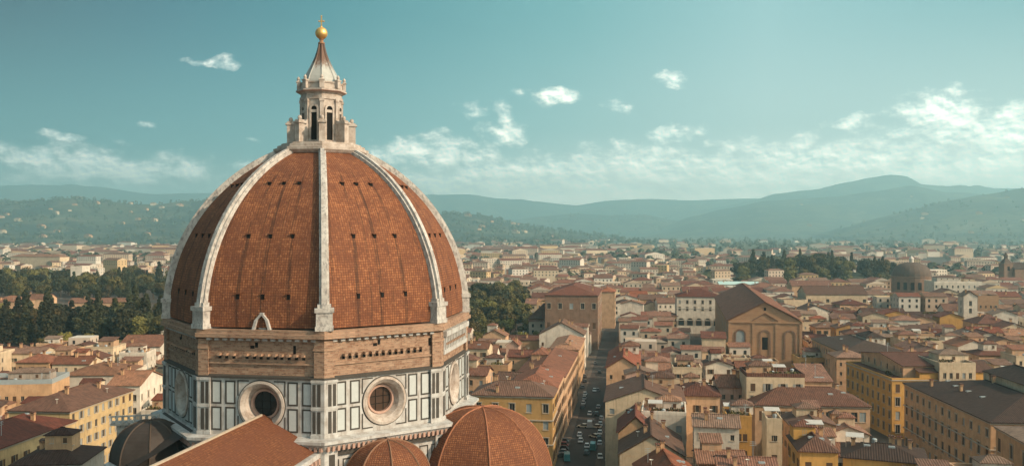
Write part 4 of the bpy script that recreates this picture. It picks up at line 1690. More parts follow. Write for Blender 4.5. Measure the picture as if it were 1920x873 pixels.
pal = H('palace', 'massive brown stone palace with low hipped roof and a row of square upper windows', 'palace', 1022, 553, 1121, 32, 62, R8, wall='brown_stone', rc='brown', roof='hip', rise=5.0, cornice=True, trim='brown_stone',
        fronts={'front': [(5, 1, 24.0, 4, 2.2, 3.4, 'framed'), (5, 1, 12.5, 4, 1.8, 3.6, 'closed')], 'right': [(9, 1, 24.0, 4, 2.0, 3.2, 'framed'), (9, 1, 13, 4, 2.0, 3.6, 'framed'), (9, 1, 4, 4, 1.8, 3, 'framed')]})
wing(pal, -20.5, 8, 16, 26, 15.5, 'hip', 8.0, 'brown_stone', 'brown')
H('house', 'tall pale house on the street right behind the brown stone palace', 'house', 1122, 547, 1153, 26, 24, R8, wall='peach', rc='orange', rise=2.5, fronts={'right': (5, 4, 4, 5, 1.3, 2.2, 'shutb')})
H('house', 'low white house with broad terracotta front roof nestling against the cathedral drum', 'house', 866, 669, 929, 12, 14, R8, wall='white', rc='terracotta', roof='gable', rise=5, fronts={'front': (4, 1, 7.5, 3, 1.3, 2.0, 'plain'), 'right': (2, 2, 3, 4, 1, 1.6, 'plain')}, extras=[('chimney', .2, 0)])
H('tower_house', 'narrow pinkish tower house with stepped roof in front of the park trees', 'house', 949, 648, 972, 15.5, 10, R8, wall='pink', rc='terracotta', roof='gablefront', rise=3, fronts={'front': (2, 3, 3, 4, .9, 1.6, 'plain'), 'right': (2, 3, 3, 4, .9, 1.6, 'plain')})
H('house', 'small red-roofed house with a roof terrace behind the low white house by the drum', 'house', 905, 630, 948, 14, 11, R8, wall='peach', rc='terracotta', roof='gablefront', rise=3.5, fronts={'front': (3, 2, 4, 4, 1, 1.6, 'plain')}, extras=[('attic', -.15, .1, 5, 5, 2.5, 'hip', 'white'), ('chimney', .3, .2)])
H('garden_wall_range', 'long low terracotta-roofed range behind the garden in front of the palace wing', 'house', 955, 637, 1012, 8, 9, R8, wall='buff', rc='brown', roof='gable', rise=2.2)
H('house', 'white low house with two dark windows between the garden and the street row', 'house', 958, 676, 1000, 13, 14, R8, wall='white', rc='brown', roof='hip', rise=2.6, fronts={'front': (3, 2, 4, 4, 1.0, 1.6, 'plain'), 'right': (2, 2, 4, 4, 1, 1.6, 'plain')}, extras=[('chimney', 0, .1)])

# ------------------------------------------------------------------ right of the street
H('house', 'cream corner house with rust-brown roof sloping to the street opposite the ochre corner building', 'house', 1135, 753, 1285, 20, 26, R8, wall='cream', rc='brown', roof='gablefront', rise=4.2,
  fronts={'front': [(1, 5, 2.5, 3.9, 1.2, 2.2, 'shutb'), (5, 1, 16.4, 3, 1.5, 1.7, 'plain')], 'left': (9, 4, 2.5, 4.2, 1.2, 2.2, 'shutb')}, extras=[('chimney', .05, .2), ('skylight', -.3, 0), ('attic', .22, .25, 8, 8, 2.2, 'hip', 'peach'), ('antenna', .1, -.2)])
H('house', 'house with dark red roof slope wedged beside a white facade near the street', 'house', 1159, 812, 1225, 17, 16, R8, wall='buff', rc='brown', roof='gablefront', rise=4.6, fronts={'left': (5, 3, 3, 4, 1.1, 1.9, 'shutb')}, extras=[('chimney', .1, .2)])
H('house', 'plain white house with two small dark windows and a roof terrace', 'house', 1203, 776, 1287, 20, 15, R8 - .04, wall='white', rc='orange', roof='flat', parapet=1.0, fronts={'front': [(2, 1, 15.3, 3, 1.6, 1.9, 'plain'), (2, 1, 10.5, 3, 1.1, 1.4, 'plain')], 'right': (3, 3, 5, 4, 1.1, 1.8, 'shutb')},
  extras=[('attic', .1, .22, 7, 5, 2.2, 'hip', 'white'), ('awning', -.2, -.1), ('pots', -.1, -.35), ('pots', .25, -.33), ('tank', .4, .3), ('chimney', -.4, .3)])
H('house', 'house with broad dark brown roof showing its pale rake wall, lowest by the street', 'house', 1162, 852, 1282, 15, 21, R8, wall='cream', rc='brown', roof='gablefront', rise=5.0, fronts={'left': (5, 3, 2.6, 4, 1.2, 2.2, 'shutb'), 'front': (3, 2, 5, 4, 1.1, 1.7, 'plain')}, extras=[('chimney', .22, .3), ('skylight', .25, -.1)])
H('house', 'house with bright terracotta roof and white skylights at the very front', 'house', 1205, 905, 1315, 15, 15, R8 + .12, wall='peach', rc='orange', roof='gablefront', rise=4.2, extras=[('skylight', .2, 0), ('skylight', .3, .15), ('skylight', .26, -.2), ('chimney', -.1, .3)])
H('house', 'peach house with brown tiled roof and a pale lit flank behind the white terrace house', 'house', 1265, 741, 1350, 19, 17, R8, wall='peach', rc='brown', roof='hip', rise=2.6, fronts={'front': (3, 3, 6, 4, 1.2, 2.2, 'shutb'), 'right': (5, 3, 6, 4, 1.1, 2.2, 'shutb')}, extras=[('chimney', .2, 0), ('chimney', -.3, .2), ('dish', .1, -.2)])
H('house', 'long red-brown street roof running back beside the cars', 'house', 1137, 690, 1200, 19, 44, R8, wall='peach', rc='terracotta', roof='gablefront', rise=4.2, fronts={'left': (12, 4, 2.5, 4.2, 1.2, 2.2, 'shutb'), 'front': (3, 1, 15, 3, 1.1, 1.6, 'plain')}, extras=[('chimney', .1, -.3), ('chimney', -.1, 0), ('skylight', -.25, -.2), ('attic', .2, .2, 7, 9, 2, 'hip', 'white')])

# brick church with gabled front
(ax, ay), wch = place(1366, 601, 1504, 27, -radians(10.7))
rotc = -radians(10.7)
dch = 150.0
cxx = ax + cos(rotc) * wch / 2 - sin(rotc) * dch / 2
cyy = ay + sin(rotc) * wch / 2 + cos(rotc) * dch / 2
ch = thing('brick_church', 'big plain brick church with gabled front, three arched bays and long brown roof', 'church', (cxx, cyy, 0), rotc)
FOOT.append((cxx, cyy, wch / 2, dch / 2, rotc))
m = MB()
hw, hd = wch / 2, dch / 2
RISE = 9.2
m.box(-hw, hw, -hd, hd, 0, 27, 0, False)
for y in (-hd, hd):
    m.face([(-hw, y, 27), (hw, y, 27), (0, y, 27 + RISE - .3)])
m.build('wall', 'warm_brick', ch)
m = MB()
roof_geo(m, wch, dch, 27.0, 'gablefront', RISE, .9)
m.build('roof', 'tiles_terracotta', ch)
m = MB()
for x in (-hw, -5.9, 4.7, hw - 1.2):
    m.box(x, x + 1.2, -hd - .28, -hd + .02, 0, 26.2)
m.box(-hw, hw, -hd - .5, -hd + .02, 26.2, 27.0)
m.build('pilaster', 'warm_brick', ch)
m = MB()
for sg in (-1, 1):
    p0, p1 = Vector((sg * 5.9, -hd - .4, 27.1)), Vector((0, -hd - .4, 30.6))
    m.obox(p0, p1 - p0, (0, .42, 0), (0, 0, .5))
m.box(-5.9, 5.9, -hd - .42, -hd + .02, 26.9, 27.1)
m.build('pediment', 'brown_stone', ch)
for x, mt in ((-11.4, 'pale_blind'), (0, 'dark_void'), (11.4, 'warm_brick')):
    m = MB()
    arc = lambda r, zc: [(x + r * cos(pi * i / 12), zc + r * sin(pi * i / 12)) for i in range(13)]
    A_, B_ = arc(2.0, 20.5), arc(2.7, 20.5)
    A_ = [(x + 2.0, 9.5)] + A_ + [(x - 2.0, 9.5)]
    B_ = [(x + 2.7, 9.5)] + B_ + [(x - 2.7, 9.5)]
    for i in range(len(A_) - 1):
        q_ = [(A_[i][0], -hd - .3, A_[i][1]), (B_[i][0], -hd - .3, B_[i][1]), (B_[i + 1][0], -hd - .3, B_[i + 1][1]), (A_[i + 1][0], -hd - .3, A_[i + 1][1])]
        m.face(q_, 1)
        m.face([(A_[i][0], -hd, A_[i][1]), q_[0], q_[3], (A_[i + 1][0], -hd, A_[i + 1][1])], 1)
        m.face([q_[1], (B_[i][0], -hd, B_[i][1]), (B_[i + 1][0], -hd, B_[i + 1][1]), q_[2]], 1)
    wdt = 1.5 if mt == 'dark_void' else 1.98
    top = [(wdt * cos(pi * i / 12), (20.5 if mt != 'dark_void' else 18.6) + wdt * sin(pi * i / 12)) for i in range(13)] if mt != 'dark_void' else [(1.3, 19.5), (-1.3, 19.5)]
    zb_ = 13.6 if mt == 'dark_void' else 11.5
    m.face([(x + wdt if mt != 'dark_void' else x + 1.3, -hd - .03, zb_)] + [(x + a, -hd - .03, b_) for a, b_ in top] + [(x - wdt if mt != 'dark_void' else x - 1.3, -hd - .03, zb_)], 0)
    m.build('arched_window', [mt, 'brown_stone'], ch)
m = MB()
m.box(-.5, .5, -hd - .12, -hd + .02, 32.2, 33.6)
m.build('vent', 'dark_void', ch)
for i in range(9):
    m = MB()
    y = -hd + 8 + i * 15
    m.box(-hw - .05, -hw + .02, y, y + 2.4, 19, 24)
    m.build('window', 'window_glass', ch)

# buildings round the church
def arcade(t, w_, d, zc, n, r, x0=0.0, y=None, side=1):
    for i in range(n):
        x = -w_ / 2 + w_ * (i + .5) / n
        m = MB()
        A_ = [(x + r, zc - r * 1.6)] + [(x + r * cos(pi * k_ / 10), zc + r * sin(pi * k_ / 10)) for k_ in range(11)] + [(x - r, zc - r * 1.6)]
        B_ = [(x + r + .5, zc - r * 1.6)] + [(x + (r + .5) * cos(pi * k_ / 10), zc + (r + .5) * sin(pi * k_ / 10)) for k_ in range(11)] + [(x - r - .5, zc - r * 1.6)]
        yy = -d / 2
        m.face([(a, yy - .03, b_) for a, b_ in A_], 0)
        for k_ in range(len(A_) - 1):
            q_ = [(A_[k_][0], yy - .3, A_[k_][1]), (B_[k_][0], yy - .3, B_[k_][1]), (B_[k_ + 1][0], yy - .3, B_[k_ + 1][1]), (A_[k_ + 1][0], yy - .3, A_[k_ + 1][1])]
            m.face(q_, 1)
            m.face([(A_[k_][0], yy, A_[k_][1]), q_[0], q_[3], (A_[k_ + 1][0], yy, A_[k_ + 1][1])], 1)
        m.build('arched_window', ['window_glass', 'stone_trim'], t)


t = H('arcaded_palace', 'white palace with two window rows over big arches beside the brick church flank', 'palace', 1269, 556, 1352, 25, 24, R8, wall='white', rc='brown', roof='hip', rise=4.6, cornice=2, trim='pale_trim',
      fronts={'front': (6, 2, 15.6, 4.6, 1.5, 2.5, 'framed'), 'left': (4, 2, 15.6, 4.6, 1.5, 2.5, 'framed')})
wch2 = place(1269, 556, 1352, 25, R8)[1]
arcade(t, wch2, 24, 8.6, 5, 1.9)
H('shed_roof_hall', 'long hall with pale turquoise metal roof behind the brick church', 'hall', 1349, 533, 1424, 13, 26, R8, wall='white', rc='dusty', roof='gable', rise=2.4)
bpy.context.view_layer.update()
for o in list(COL.objects):
    if o.name.startswith('shed_roof_hall'):
        for c_ in o.children:
            if c_.name.startswith('roof'):
                c_.data.materials[0] = MATS['turquoise_roof']
H('convent_range', 'long cream range with three square windows under a wide brown roof beyond the church', 'building', 1512, 552, 1627, 20, 26, R8 + .08, wall='cream', rc='brown', roof='gable', rise=6.0, fronts={'front': (4, 1, 14, 4, 2.4, 2.6, 'plain')})
H('convent_range', 'second long range with pinkish brown roof behind the cream range with square windows', 'building', 1485, 536, 1560, 18, 22, R8 + .05, wall='peach', rc='dusty', roof='gable', rise=4.5)
H('house', 'white gabled house with sagging curved brown roof right of the brick church', 'house', 1492, 588, 1566, 15, 16, R8 + .15, wall='white', rc='brown', roof='gablefront', rise=5.5, fronts={'front': (3, 2, 4, 5, 1.2, 2, 'plain')}, extras=[('chimney', .2, .1)])
H('long_house', 'long white low house with dark brown roof and scattered small windows', 'house', 1568, 593, 1640, 15, 15, R8 + .05, wall='white', rc='brown', roof='gable', rise=3.2, fronts={'front': (6, 2, 4, 5, 1.1, 1.7, 'plain')}, extras=[('chimney', .1, 0)])
H('long_house', 'long white house with dark roof in two steps and chimneys left of the bell tower', 'house', 1621, 590, 1700, 17, 16, R8 + .04, wall='white', rc='dark', roof='gable', rise=3.5, fronts={'front': (6, 2, 8, 4.5, 1.3, 2.2, 'plain')}, extras=[('chimney', .2, 0), ('chimney', -.2, .1)])
H('long_house', 'white lower house with dark roof plants continuing the long dark-roofed row', 'house', 1701, 596, 1770, 15, 16, R8 + .04, wall='white', rc='dark', roof='gable', rise=3.2, fronts={'front': (7, 1, 9, 4, 1.2, 2, 'plain')}, extras=[('pots', .1, -.2), ('pots', .3, -.2)])
H('house', 'pink long house with grouped upper windows in front of the old dark dome', 'house', 1692, 558, 1778, 19, 16, R8 + .03, wall='pink', rc='orange', roof='flat', fronts={'front': [(7, 1, 14.5, 4, 1.3, 2, 'shuty'), (5, 1, 10, 4, 1.2, 1.8, 'plain')]}, extras=[('attic', .1, .1, 12, 8, 2.5, 'hip', 'pink')])
H('house', 'white three-window house with brown roof at the foot of the small bell tower', 'house', 1772, 583, 1808, 19, 14, R8, wall='white', rc='brown', roof='gable', rise=4, fronts={'front': (4, 3, 5, 4.5, 1.2, 2.4, 'plain')})
H('bell_tower', 'slim white bell tower with small gabled cap above the rooftops', 'tower', 1807, 556, 1833, 30, 9, R8, wall='white', rc='dusty', roof='gablefront', rise=3.2, fronts={'front': [(1, 2, 20, 4.5, 1.7, 3.0, 'plain'), (1, 1, 12, 4, 1.2, 2, 'plain')], 'left': (1, 2, 20, 4.5, 1.7, 3, 'plain')})
H('villa', 'large white villa with three window rows and an attic right of the old dark dome', 'villa', 1752, 529, 1842, 20, 26, R8 + .05, wall='white', rc='brown', roof='flat', fronts={'front': (9, 3, 5, 4.8, 1.6, 2.6, 'plain')}, extras=[('attic', -.12, .1, 22, 14, 4.0, 'hip', 'white'), ('attic', .33, .1, 10, 10, 3.0, 'hip', 'cream')])
H('brick_block', 'dark brown brick block with small openings just right of the white bell tower', 'building', 1834, 556, 1873, 24, 18, R8, wall='warm_brick', rc='dark', roof='flat', fronts={'front': (4, 3, 6, 5, 1.2, 2, 'plain')})
H('house', 'ochre house with wide brown roof and dark balcony opening at the right edge', 'house', 1834, 607, 1898, 18, 18, R8 + .1, wall='peach', rc='brown', roof='hip', rise=4.5, fronts={'front': [(1, 1, 11, 4, 6.0, 3, 'plain'), (3, 1, 5, 4, 1.2, 2, 'plain')]})

# old dome on its drum, far right
dx_, dy_ = (1709 - 960) / F * 900, 900
dm = thing('domed_church', 'old dark brown tiled dome on a windowed drum with a tiny lantern above far roofs', 'church', (dx_, dy_, 0))
FOOT.append((dx_, dy_, 20, 20, 0))
m = MB()
m.lathe([(19.2, 0), (19.2, 22.5), (19.9, 22.7), (19.9, 23.4), (19.0, 23.5)], 24)
m.build('drum', 'brown_stone', dm)
m = MB()
m.lathe([(19.2 * cos(pi / 2 * i / 12) ** .8, 23.4 + 14.0 * sin(pi / 2 * i / 12)) for i in range(13)], 24)
m.build('dome', 'slate', dm)
m = MB()
m.lathe([(2.2, 36.6), (2.2, 40.5), (2.8, 40.8), (2.5, 41.2), (.9, 43), (0, 44.5)], 10)
m.build('lantern', 'pale_trim', dm)
for i in range(7):
    a = radians(-63 + 21 * i)
    m = MB()
    T_, N_ = Vector((cos(a), sin(a), 0)), Vector((sin(a), -cos(a), 0))
    m.obox(N_ * 18.9 - T_ * 1.6 + Vector((0, 0, 10)), T_ * 3.2, N_ * .38, (0, 0, 7.5))
    m.build('window', 'dark_void', dm)
# dark spired church at the right edge
sx_, sy_ = (1886 - 960) / F * 1050, 1050
spc = thing('spired_church', 'dark brown church with a pointed bell turret by the right edge of the town', 'church', (sx_, sy_, 0), .05)
FOOT.append((sx_ + 14, sy_, 28, 14, 0))
m = MB()
m.box(-5.5, 5.5, -5.5, 5.5, 0, 30)
m.box(-6, 6, -6, 6, 30, 30.8)
m.build('tower', 'brown_stone', spc)
m = MB()
m.lathe([(6.5, 30.8), (3.2, 35.5), (2.6, 36)], 4, 0, 0, 0, pi / 4)
m.lathe([(2.2, 36), (2.2, 39), (2.8, 39.3), (.3, 44), (0, 44.2)], 8)
m.build('spire', 'slate', spc)
m = MB()
m.box(5.5, 42, -9, 14, 0, 24)
m.build('nave', 'brown_stone', spc)
m = MB()
roof_geo(m, 37, 23, 24, 'gable', 7, .6, x0=24, y0=2.5)
m.build('roof', 'tiles_dark', spc)
for z in (22,):
    m = MB()
    m.box(-1.4, 1.4, -5.65, -5.48, z, z + 5)
    m.build('belfry_opening', 'dark_void', spc)

# ------------------------------------------------------------------ right foreground
HF('palazzo', 'long pale orange palazzo with small windows and dark roof, farthest along the side street', 'building', (1581, 661), (1523, 635), 20, 26, 'left', wall='peach', rc='dark', roof='hip', rise=3.5, cornice=True,
   fronts={'left': (13, 4, 2.6, 4.5, 1.2, 2.3, 'framed'), 'front': (4, 3, 5, 4.5, 1.2, 2.2, 'framed')}, extras=[('chimney', .1, -.2), ('skylight', -.2, .1), ('attic', .22, .0, 8, 14, 2, 'hip', 'white')])
t = HF('palazzo', 'saffron yellow palazzo with dark windows and set-back attic midway along the side street', 'building', (1673, 711), (1587, 679), 20, 24, 'left', wall='yellow', rc='brown', roof='flat', parapet=.5, cornice=True,
       fronts={'left': (9, 4, 1.8, 4.6, 1.3, 2.6, 'framed'), 'front': (3, 4, 1.8, 4.6, 1.5, 2.8, 'framed')}, extras=[('pots', -.4, -.3, 1.5)])
wing(t, 2.5, 1, 18.5, 34, 24.0, 'gable', 2.2, 'peach', 'brown', {'left': (7, 1, 21.3, 4, 1.0, 1.9, 'plain')}, [('chimney', .2, .1), ('antenna', -.2, .2), ('skylight', .3, -.2)])
wing(t, 10.5, -14.5, 26, 9, 22.3, 'shed', 2.5, 'yellow', 'brown', {'front': (3, 1, 4, 4, 1.3, 2.6, 'framed')})
HF('palazzo', 'broad buff palazzo with dark roof, skylights and four window rows on its shaded flank', 'building', (1858, 792), (1696, 718), 22, 34, 'left', wall='buff', rc='dark', roof='hip', rise=4.0, cornice=2, trim='stone_trim',
   fronts={'left': [(13, 1, 18.0, 4, 1.3, 2.0, 'framed'), (13, 3, 2.0, 5.3, 1.5, 3.1, 'framed')], 'front': (4, 3, 2.0, 5.3, 1.5, 3.1, 'framed')},
   extras=[('skylight', -.25, -.1), ('skylight', -.25, .05), ('skylight', -.25, .2), ('skylight', -.22, .33), ('chimney', .05, .2), ('attic', .22, 0.05, 12, 26, 3.5, 'hip', 'cream')])
HF('palazzo', 'nearest palazzo with heavy cornice and lichen-white roof tiles at the right border', 'building', (2050, 900), (1868, 800), 22.5, 30, 'left', wall='buff', rc='dusty', roof='hip', rise=3.5, cornice=2, trim='stone_trim',
   fronts={'left': (7, 4, 2, 5, 1.6, 3.2, 'framed')}, extras=[('attic', .1, .2, 12, 12, 2.5, 'hip')])
t = H('loggia_house', 'buff house with a continuous loggia of shuttered openings over big arches facing the front', 'house', 1416, 759, 1632, 18, 18, R8 + .06, wall='peach', rc='brown', roof='hip', rise=4.0, cornice=True,
      fronts={'front': [(13, 1, 13.4, 4, 1.9, 2.9, 'mix')], 'right': (4, 3, 3, 4.5, 1.2, 2.2, 'plain')}, extras=[('chimney', -.3, .1), ('chimney', -.1, .1), ('skylight', .2, -.2), ('skylight', .32, -.15)])
arcade(t, 30, 18, 7.0, 4, 2.8)
H('house', 'cream upper house with four shuttered windows over small square ones and a tiled terrace', 'house', 1400, 706, 1509, 25, 13, R8 + .05, wall='cream', rc='brown', roof='flat', parapet=1.2, fronts={'front': [(4, 1, 20.6, 4, 1.5, 2.4, 'shuty'), (4, 1, 18.0, 3, .9, 1.1, 'plain')]}, trim='tiles_brown',
  extras=[('attic', -.2, .2, 7, 5, 2.4, 'flat' if 0 else 'hip', 'peach'), ('awning', .15, .1), ('pots', 0, -.3), ('pots', .3, -.3), ('tank', .4, .2), ('chimney', -.42, 0)])
H('house', 'small pinkish house with red roof left of the cream upper house', 'house', 1347, 726, 1399, 20, 12, R8 + .05, wall='pink', rc='terracotta', roof='gable', rise=3.0, fronts={'front': (3, 2, 12, 4.2, 1.1, 1.6, 'plain')}, extras=[('chimney', .2, .1)])
H('house', 'house with pink patched sloping roof and white sheet beside the cream upper house', 'house', 1510, 715, 1560, 22, 14, R8 + .05, wall='peach', rc='dusty', roof='shed', rise=3.5, fronts={'front': (2, 1, 18.5, 3, 1, 1.5, 'plain')}, extras=[('skylight', 0, -.3), ('skylight', .2, -.3)])
H('house', 'bright yellow house with one small dark window and skylights on its cluttered roof', 'house', 1500, 846, 1572, 20, 15, R8, wall='yellow', rc='brown', roof='hip', rise=2.6, fronts={'front': (2, 4, 3.5, 4.2, 1.4, 1.6, 'closed'), 'left': (3, 4, 2.5, 4.4, 1.2, 2.2, 'shutb')},
  extras=[('skylight', -.1, -.2), ('skylight', .15, -.22), ('awning', .1, .15), ('chimney', .3, .2), ('attic', -.2, .2, 5, 5, 2, 'hip', 'yellow')])
H('house', 'low yellow house with wide dark cluttered roof right of the bright yellow house', 'house', 1581, 857, 1740, 18.5, 14, R8 - .22, wall='yellow', rc='dark', roof='hip', rise=2.2, fronts={'front': (5, 3, 3, 5, 1.3, 2, 'plain')}, extras=[('skylight', -.2, -.1), ('skylight', .1, -.1), ('awning', -.35, .1), ('chimney', .2, .1), ('tank', -.1, .3)])
H('tower_house', 'slim cream tower house with one dark window left of the bright yellow house', 'house', 1438, 790, 1467, 21, 9, R8, wall='cream', rc='dusty', roof='flat', fronts={'front': (2, 2, 11, 5, 1.1, 1.5, 'plain')}, extras=[('awning', 0, 0)])
H('house', 'ochre yellow house with a cluttered brown terrace left of the slim cream tower house', 'house', 1363, 782, 1410, 19, 12, R8, wall='yellow', rc='brown', roof='flat', parapet=.6, fronts={'front': (3, 2, 8, 4.6, 1.2, 2, 'closed')}, extras=[('attic', .2, .1, 6, 5, 2.4, 'hip', 'white'), ('awning', -.25, 0), ('pots', -.1, -.35)])
H('house', 'cream house with flat terraces and rows of dark windows behind the broad buff palazzo', 'house', 1762, 684, 1830, 25, 18, R8 + .1, wall='cream', rc='dusty', roof='flat', fronts={'front': (5, 2, 16, 4.4, 1.1, 2, 'plain')}, extras=[('attic', .15, .1, 10, 8, 2.5, 'hip', 'cream'), ('pots', -.2, -.3), ('tank', .4, .3)])
H('house', 'pale long house with a balcony of plants behind the saffron yellow palazzo', 'house', 1692, 641, 1770, 18, 16, R8 + .06, wall='cream', rc='dusty', roof='flat', fronts={'front': (5, 2, 8, 4.6, 1.4, 1.7, 'plain')}, extras=[('pots', -.3, -.35), ('pots', 0, -.35), ('pots', .3, -.35), ('attic', -.2, .15, 10, 7, 2.6, 'hip', 'peach')])

# ------------------------------------------------------------------ left of the cathedral
HF('apartment_house', 'long yellow apartment house with brown roof and lit window rows left of the lead dome', 'apartment house', (130, 772), (249, 731), 20, 18, 'right', wall='straw', rc='brown', roof='gable' if 0 else 'hip', rise=3.6, cornice=True,
   fronts={'right': (9, 5, 1.5, 3.9, 1.3, 2.1, 'shuty')}, extras=[('chimney', .2, .2), ('chimney', .1, -.2), ('skylight', -.1, 0)])
HF('apartment_house', 'nearer yellow house with rust roof continuing the apartment row towards the viewer', 'apartment house', (-60, 862), (140, 789), 19.5, 17, 'right', wall='straw', rc='brown', roof='hip', rise=3.4, cornice=True,
   fronts={'right': (9, 4, 2, 4.2, 1.2, 2.1, 'shutb')}, extras=[('chimney', .2, .25), ('skylight', 0, .3)])
H('house', 'white house with three lit windows and an orange roof behind the yellow apartment house', 'house', 202, 723, 262, 18, 20, .02, wall='white', rc='orange', roof='gable', rise=3.4, fronts={'front': (3, 3, 4, 4.4, 1.2, 2.2, 'plain'), 'right': (4, 3, 4, 4.4, 1.2, 2.2, 'plain')}, extras=[('chimney', -.3, .1)])
H('house', 'low house with wide bright orange hipped roof behind the white house', 'house', 118, 704, 226, 16, 22, .06, wall='white', rc='orange', roof='hip', rise=3.4, fronts={'front': (5, 2, 4, 4.6, 1.2, 2, 'plain'), 'right': (4, 2, 4, 4.6, 1.2, 2, 'plain')}, extras=[('chimney', .2, -.2), ('chimney', -.2, .1)])
H('terrace_building', 'long grey-cream building with a glazed railing terrace along the left border', 'building', -60, 722, 97, 17, 16, .12, wall='buff', rc='dusty', roof='flat', parapet=1.6, trim='sheet_metal', fronts={'front': (10, 1, 11, 4, 1.2, 1.9, 'plain'), 'right': (3, 2, 6, 5, 1.2, 1.9, 'plain')}, extras=[('attic', .1, .2, 14, 6, 2.6, 'hip', 'grey')])
H('house', 'house with lit white gable wall and brown roof close to the drum of the cathedral', 'house', 222, 650, 300, 14, 24, .05, wall='white', rc='terracotta', roof='gable', rise=4.2, fronts={'right': (2, 1, 8, 4, 1.4, 2, 'plain'), 'front': (4, 2, 3, 4.5, 1.2, 2, 'plain')})
H('house', 'shaded dark-roofed house with a small cream dormer at the lower left border', 'house', 20, 873, 150, 17, 15, .1, wall='grey', rc='dark', roof='hip', rise=3, extras=[('attic', .05, 0, 6, 5, 2.6, 'hip', 'buff'), ('chimney', -.3, .1)])
H('long_house', 'long pale house with endless red roof set among the dark park trees', 'house', 128, 568, 236, 11, 14, .03, wall='peach', rc='terracotta', roof='gable', rise=3.6, fronts={'front': (9, 1, 5.5, 4, 1.6, 2.2, 'plain')})
H('long_house', 'cream villa with red hipped roof at the left border among the park trees', 'house', -20, 566, 40, 16, 20, .05, wall='peach', rc='orange', roof='hip', rise=4, fronts={'front': (6, 2, 4, 5, 1.4, 2.4, 'plain'), 'right': (4, 2, 4, 5, 1.4, 2.4, 'plain')})
H('long_house', 'red-roofed pavilion between the cream villa and the long park house', 'house', 36, 561, 90, 12, 16, .05, wall='peach', rc='terracotta', roof='gable', rise=3.8, fronts={'front': (5, 1, 5, 4, 1.4, 2.4, 'plain')})
H('apartment_block', 'long cream hillside apartment block with orange roof beyond the far tree belt', 'building', 20, 481, 112, 20, 24, -.25, wall='cream', rc='orange', roof='hip', rise=5)
H('apartment_block', 'white slab building standing out behind the far tree belt', 'building', 132, 500, 154, 26, 20, 0, wall='white', rc='dusty', roof='flat')
H('apartment_block', 'pale slab block with blank lit end among the far houses by the drum', 'building', 282, 472, 345, 16, 24, 0, wall='white', rc='dusty', roof='flat')

# ------------------------------------------------------------------ which ground is taken
def in_foot(x, y, r):
    for fx, fy, hw_, hd_, ro in FOOT:
        dx, dy = x - fx, y - fy
        if abs(dx) + abs(dy) > 400:
            continue
        lx_, ly_ = dx * cos(ro) + dy * sin(ro), -dx * sin(ro) + dy * cos(ro)
        if abs(lx_) < hw_ + r and abs(ly_) < hd_ + r:
            return True
    return False


def st_coords(x, y):
    dx, dy = x - S0[0], y - S0[1]
    return dx * SD[0] + dy * SD[1], dx * SN[0] + dy * SN[1]


def on_street(x, y, r):
    t_, s_ = st_coords(x, y)
    if -120 < t_ < 420 and -r < s_ < ST_W + r:
        return True
    if 150 < y < 420:
        f_ = (y - 190) / 230
        if 108 + 5 * f_ - r < x < 119.5 + 8 * f_ + r:
            return True
    # a lane between the church and the row on its left, and one to the right of it
    if 425 < y < 620 and abs(x - (94 + (y - 425) * .185)) < 5 + r:
        return True
    return False


def hidden_by_dome(x, y, z=12):
    px, py = pix(x, y, z)
    return y > 178 and (375 < px < 805 if py > 520 else 440 < px < 765)


def near_cathedral(x, y, r):
    if x > -122 and x < -60 and y < 285 or x < -60 and y < 262:
        return True
    return y < 260 and -125 < x < 12 + r and hypot(x - CX, y - CY) < 62 + r or (y < 210 and -100 < x < 10)


PARKS = [  # x range in photo pixels, depth range
    (-80, 312, 486, 735), (-80, 330, 790, 1250), (855, 1008, 470, 905)]


def in_park(x, y):
    px = 960 + F * x / y
    for a, b_, c_, d_ in PARKS:
        if a < px < b_ and c_ < y < d_:
            return True
    return False


MOUND = (392.0, 1150.0, 108.0, 150.0)


def mound_z(x, y):
    q_ = ((x - MOUND[0]) / MOUND[2]) ** 2 + ((y - MOUND[1]) / MOUND[3]) ** 2
    return 20.0 * max(0.0, 1 - q_) ** .8 if q_ < 1 else 0.0


m = MB()
for i in range(16):
    for j in range(32):
        def mp_(a, b_):
            r_, t_ = a / 16, 2 * pi * b_ / 32
            x, y = MOUND[0] + MOUND[2] * r_ * cos(t_), MOUND[1] + MOUND[3] * r_ * sin(t_)
            return (x, y, mound_z(x, y) + (.01 if a < 16 else -.5))
        m.face([mp_(i, j), mp_(i + 1, j), mp_(i + 1, j + 1), mp_(i, j + 1)])
tag(m.build('garden_mound', 'hill_cover'), kind='structure')


def in_mound(x, y):
    return ((x - MOUND[0]) / MOUND[2]) ** 2 + ((y - MOUND[1]) / MOUND[3]) ** 2 < 1


# ------------------------------------------------------------------ the roofscape between
LAND = [('the brick church', 118, 430), ('the brown stone palace', 33, 520), ('the white gabled house', 28, 450), ('the ochre corner building', 2, 262),
        ('the yellow apartment house', -130, 258), ('the orange hipped roof house', -150, 345), ('the saffron palazzo', 136, 315), ('the pale orange palazzo', 146, 385),
        ('the buff palazzo', 134, 250), ('the loggia house', 92, 270), ('the cream upper house', 86, 292), ('the arcaded white palace', 124, 610),
        ('the bell tower', 300, 580), ('the old dark dome', 411, 880), ('the large white villa', 420, 850), ('the cream range with square windows', 255, 690),
        ('the pink long house', 320, 670), ('the long dark-roofed white house', 230, 552), ('the plain white terrace house', 46, 245), ('the bright yellow house', 70, 208),
        ('the glazed terrace building', -165, 305), ('the small pinkish house', 70, 280), ('the spired church', 590, 1040), ('the turquoise roofed hall', 190, 820),
        ('the park trees', -330, 560), ('the cathedral drum', -60, 200)]
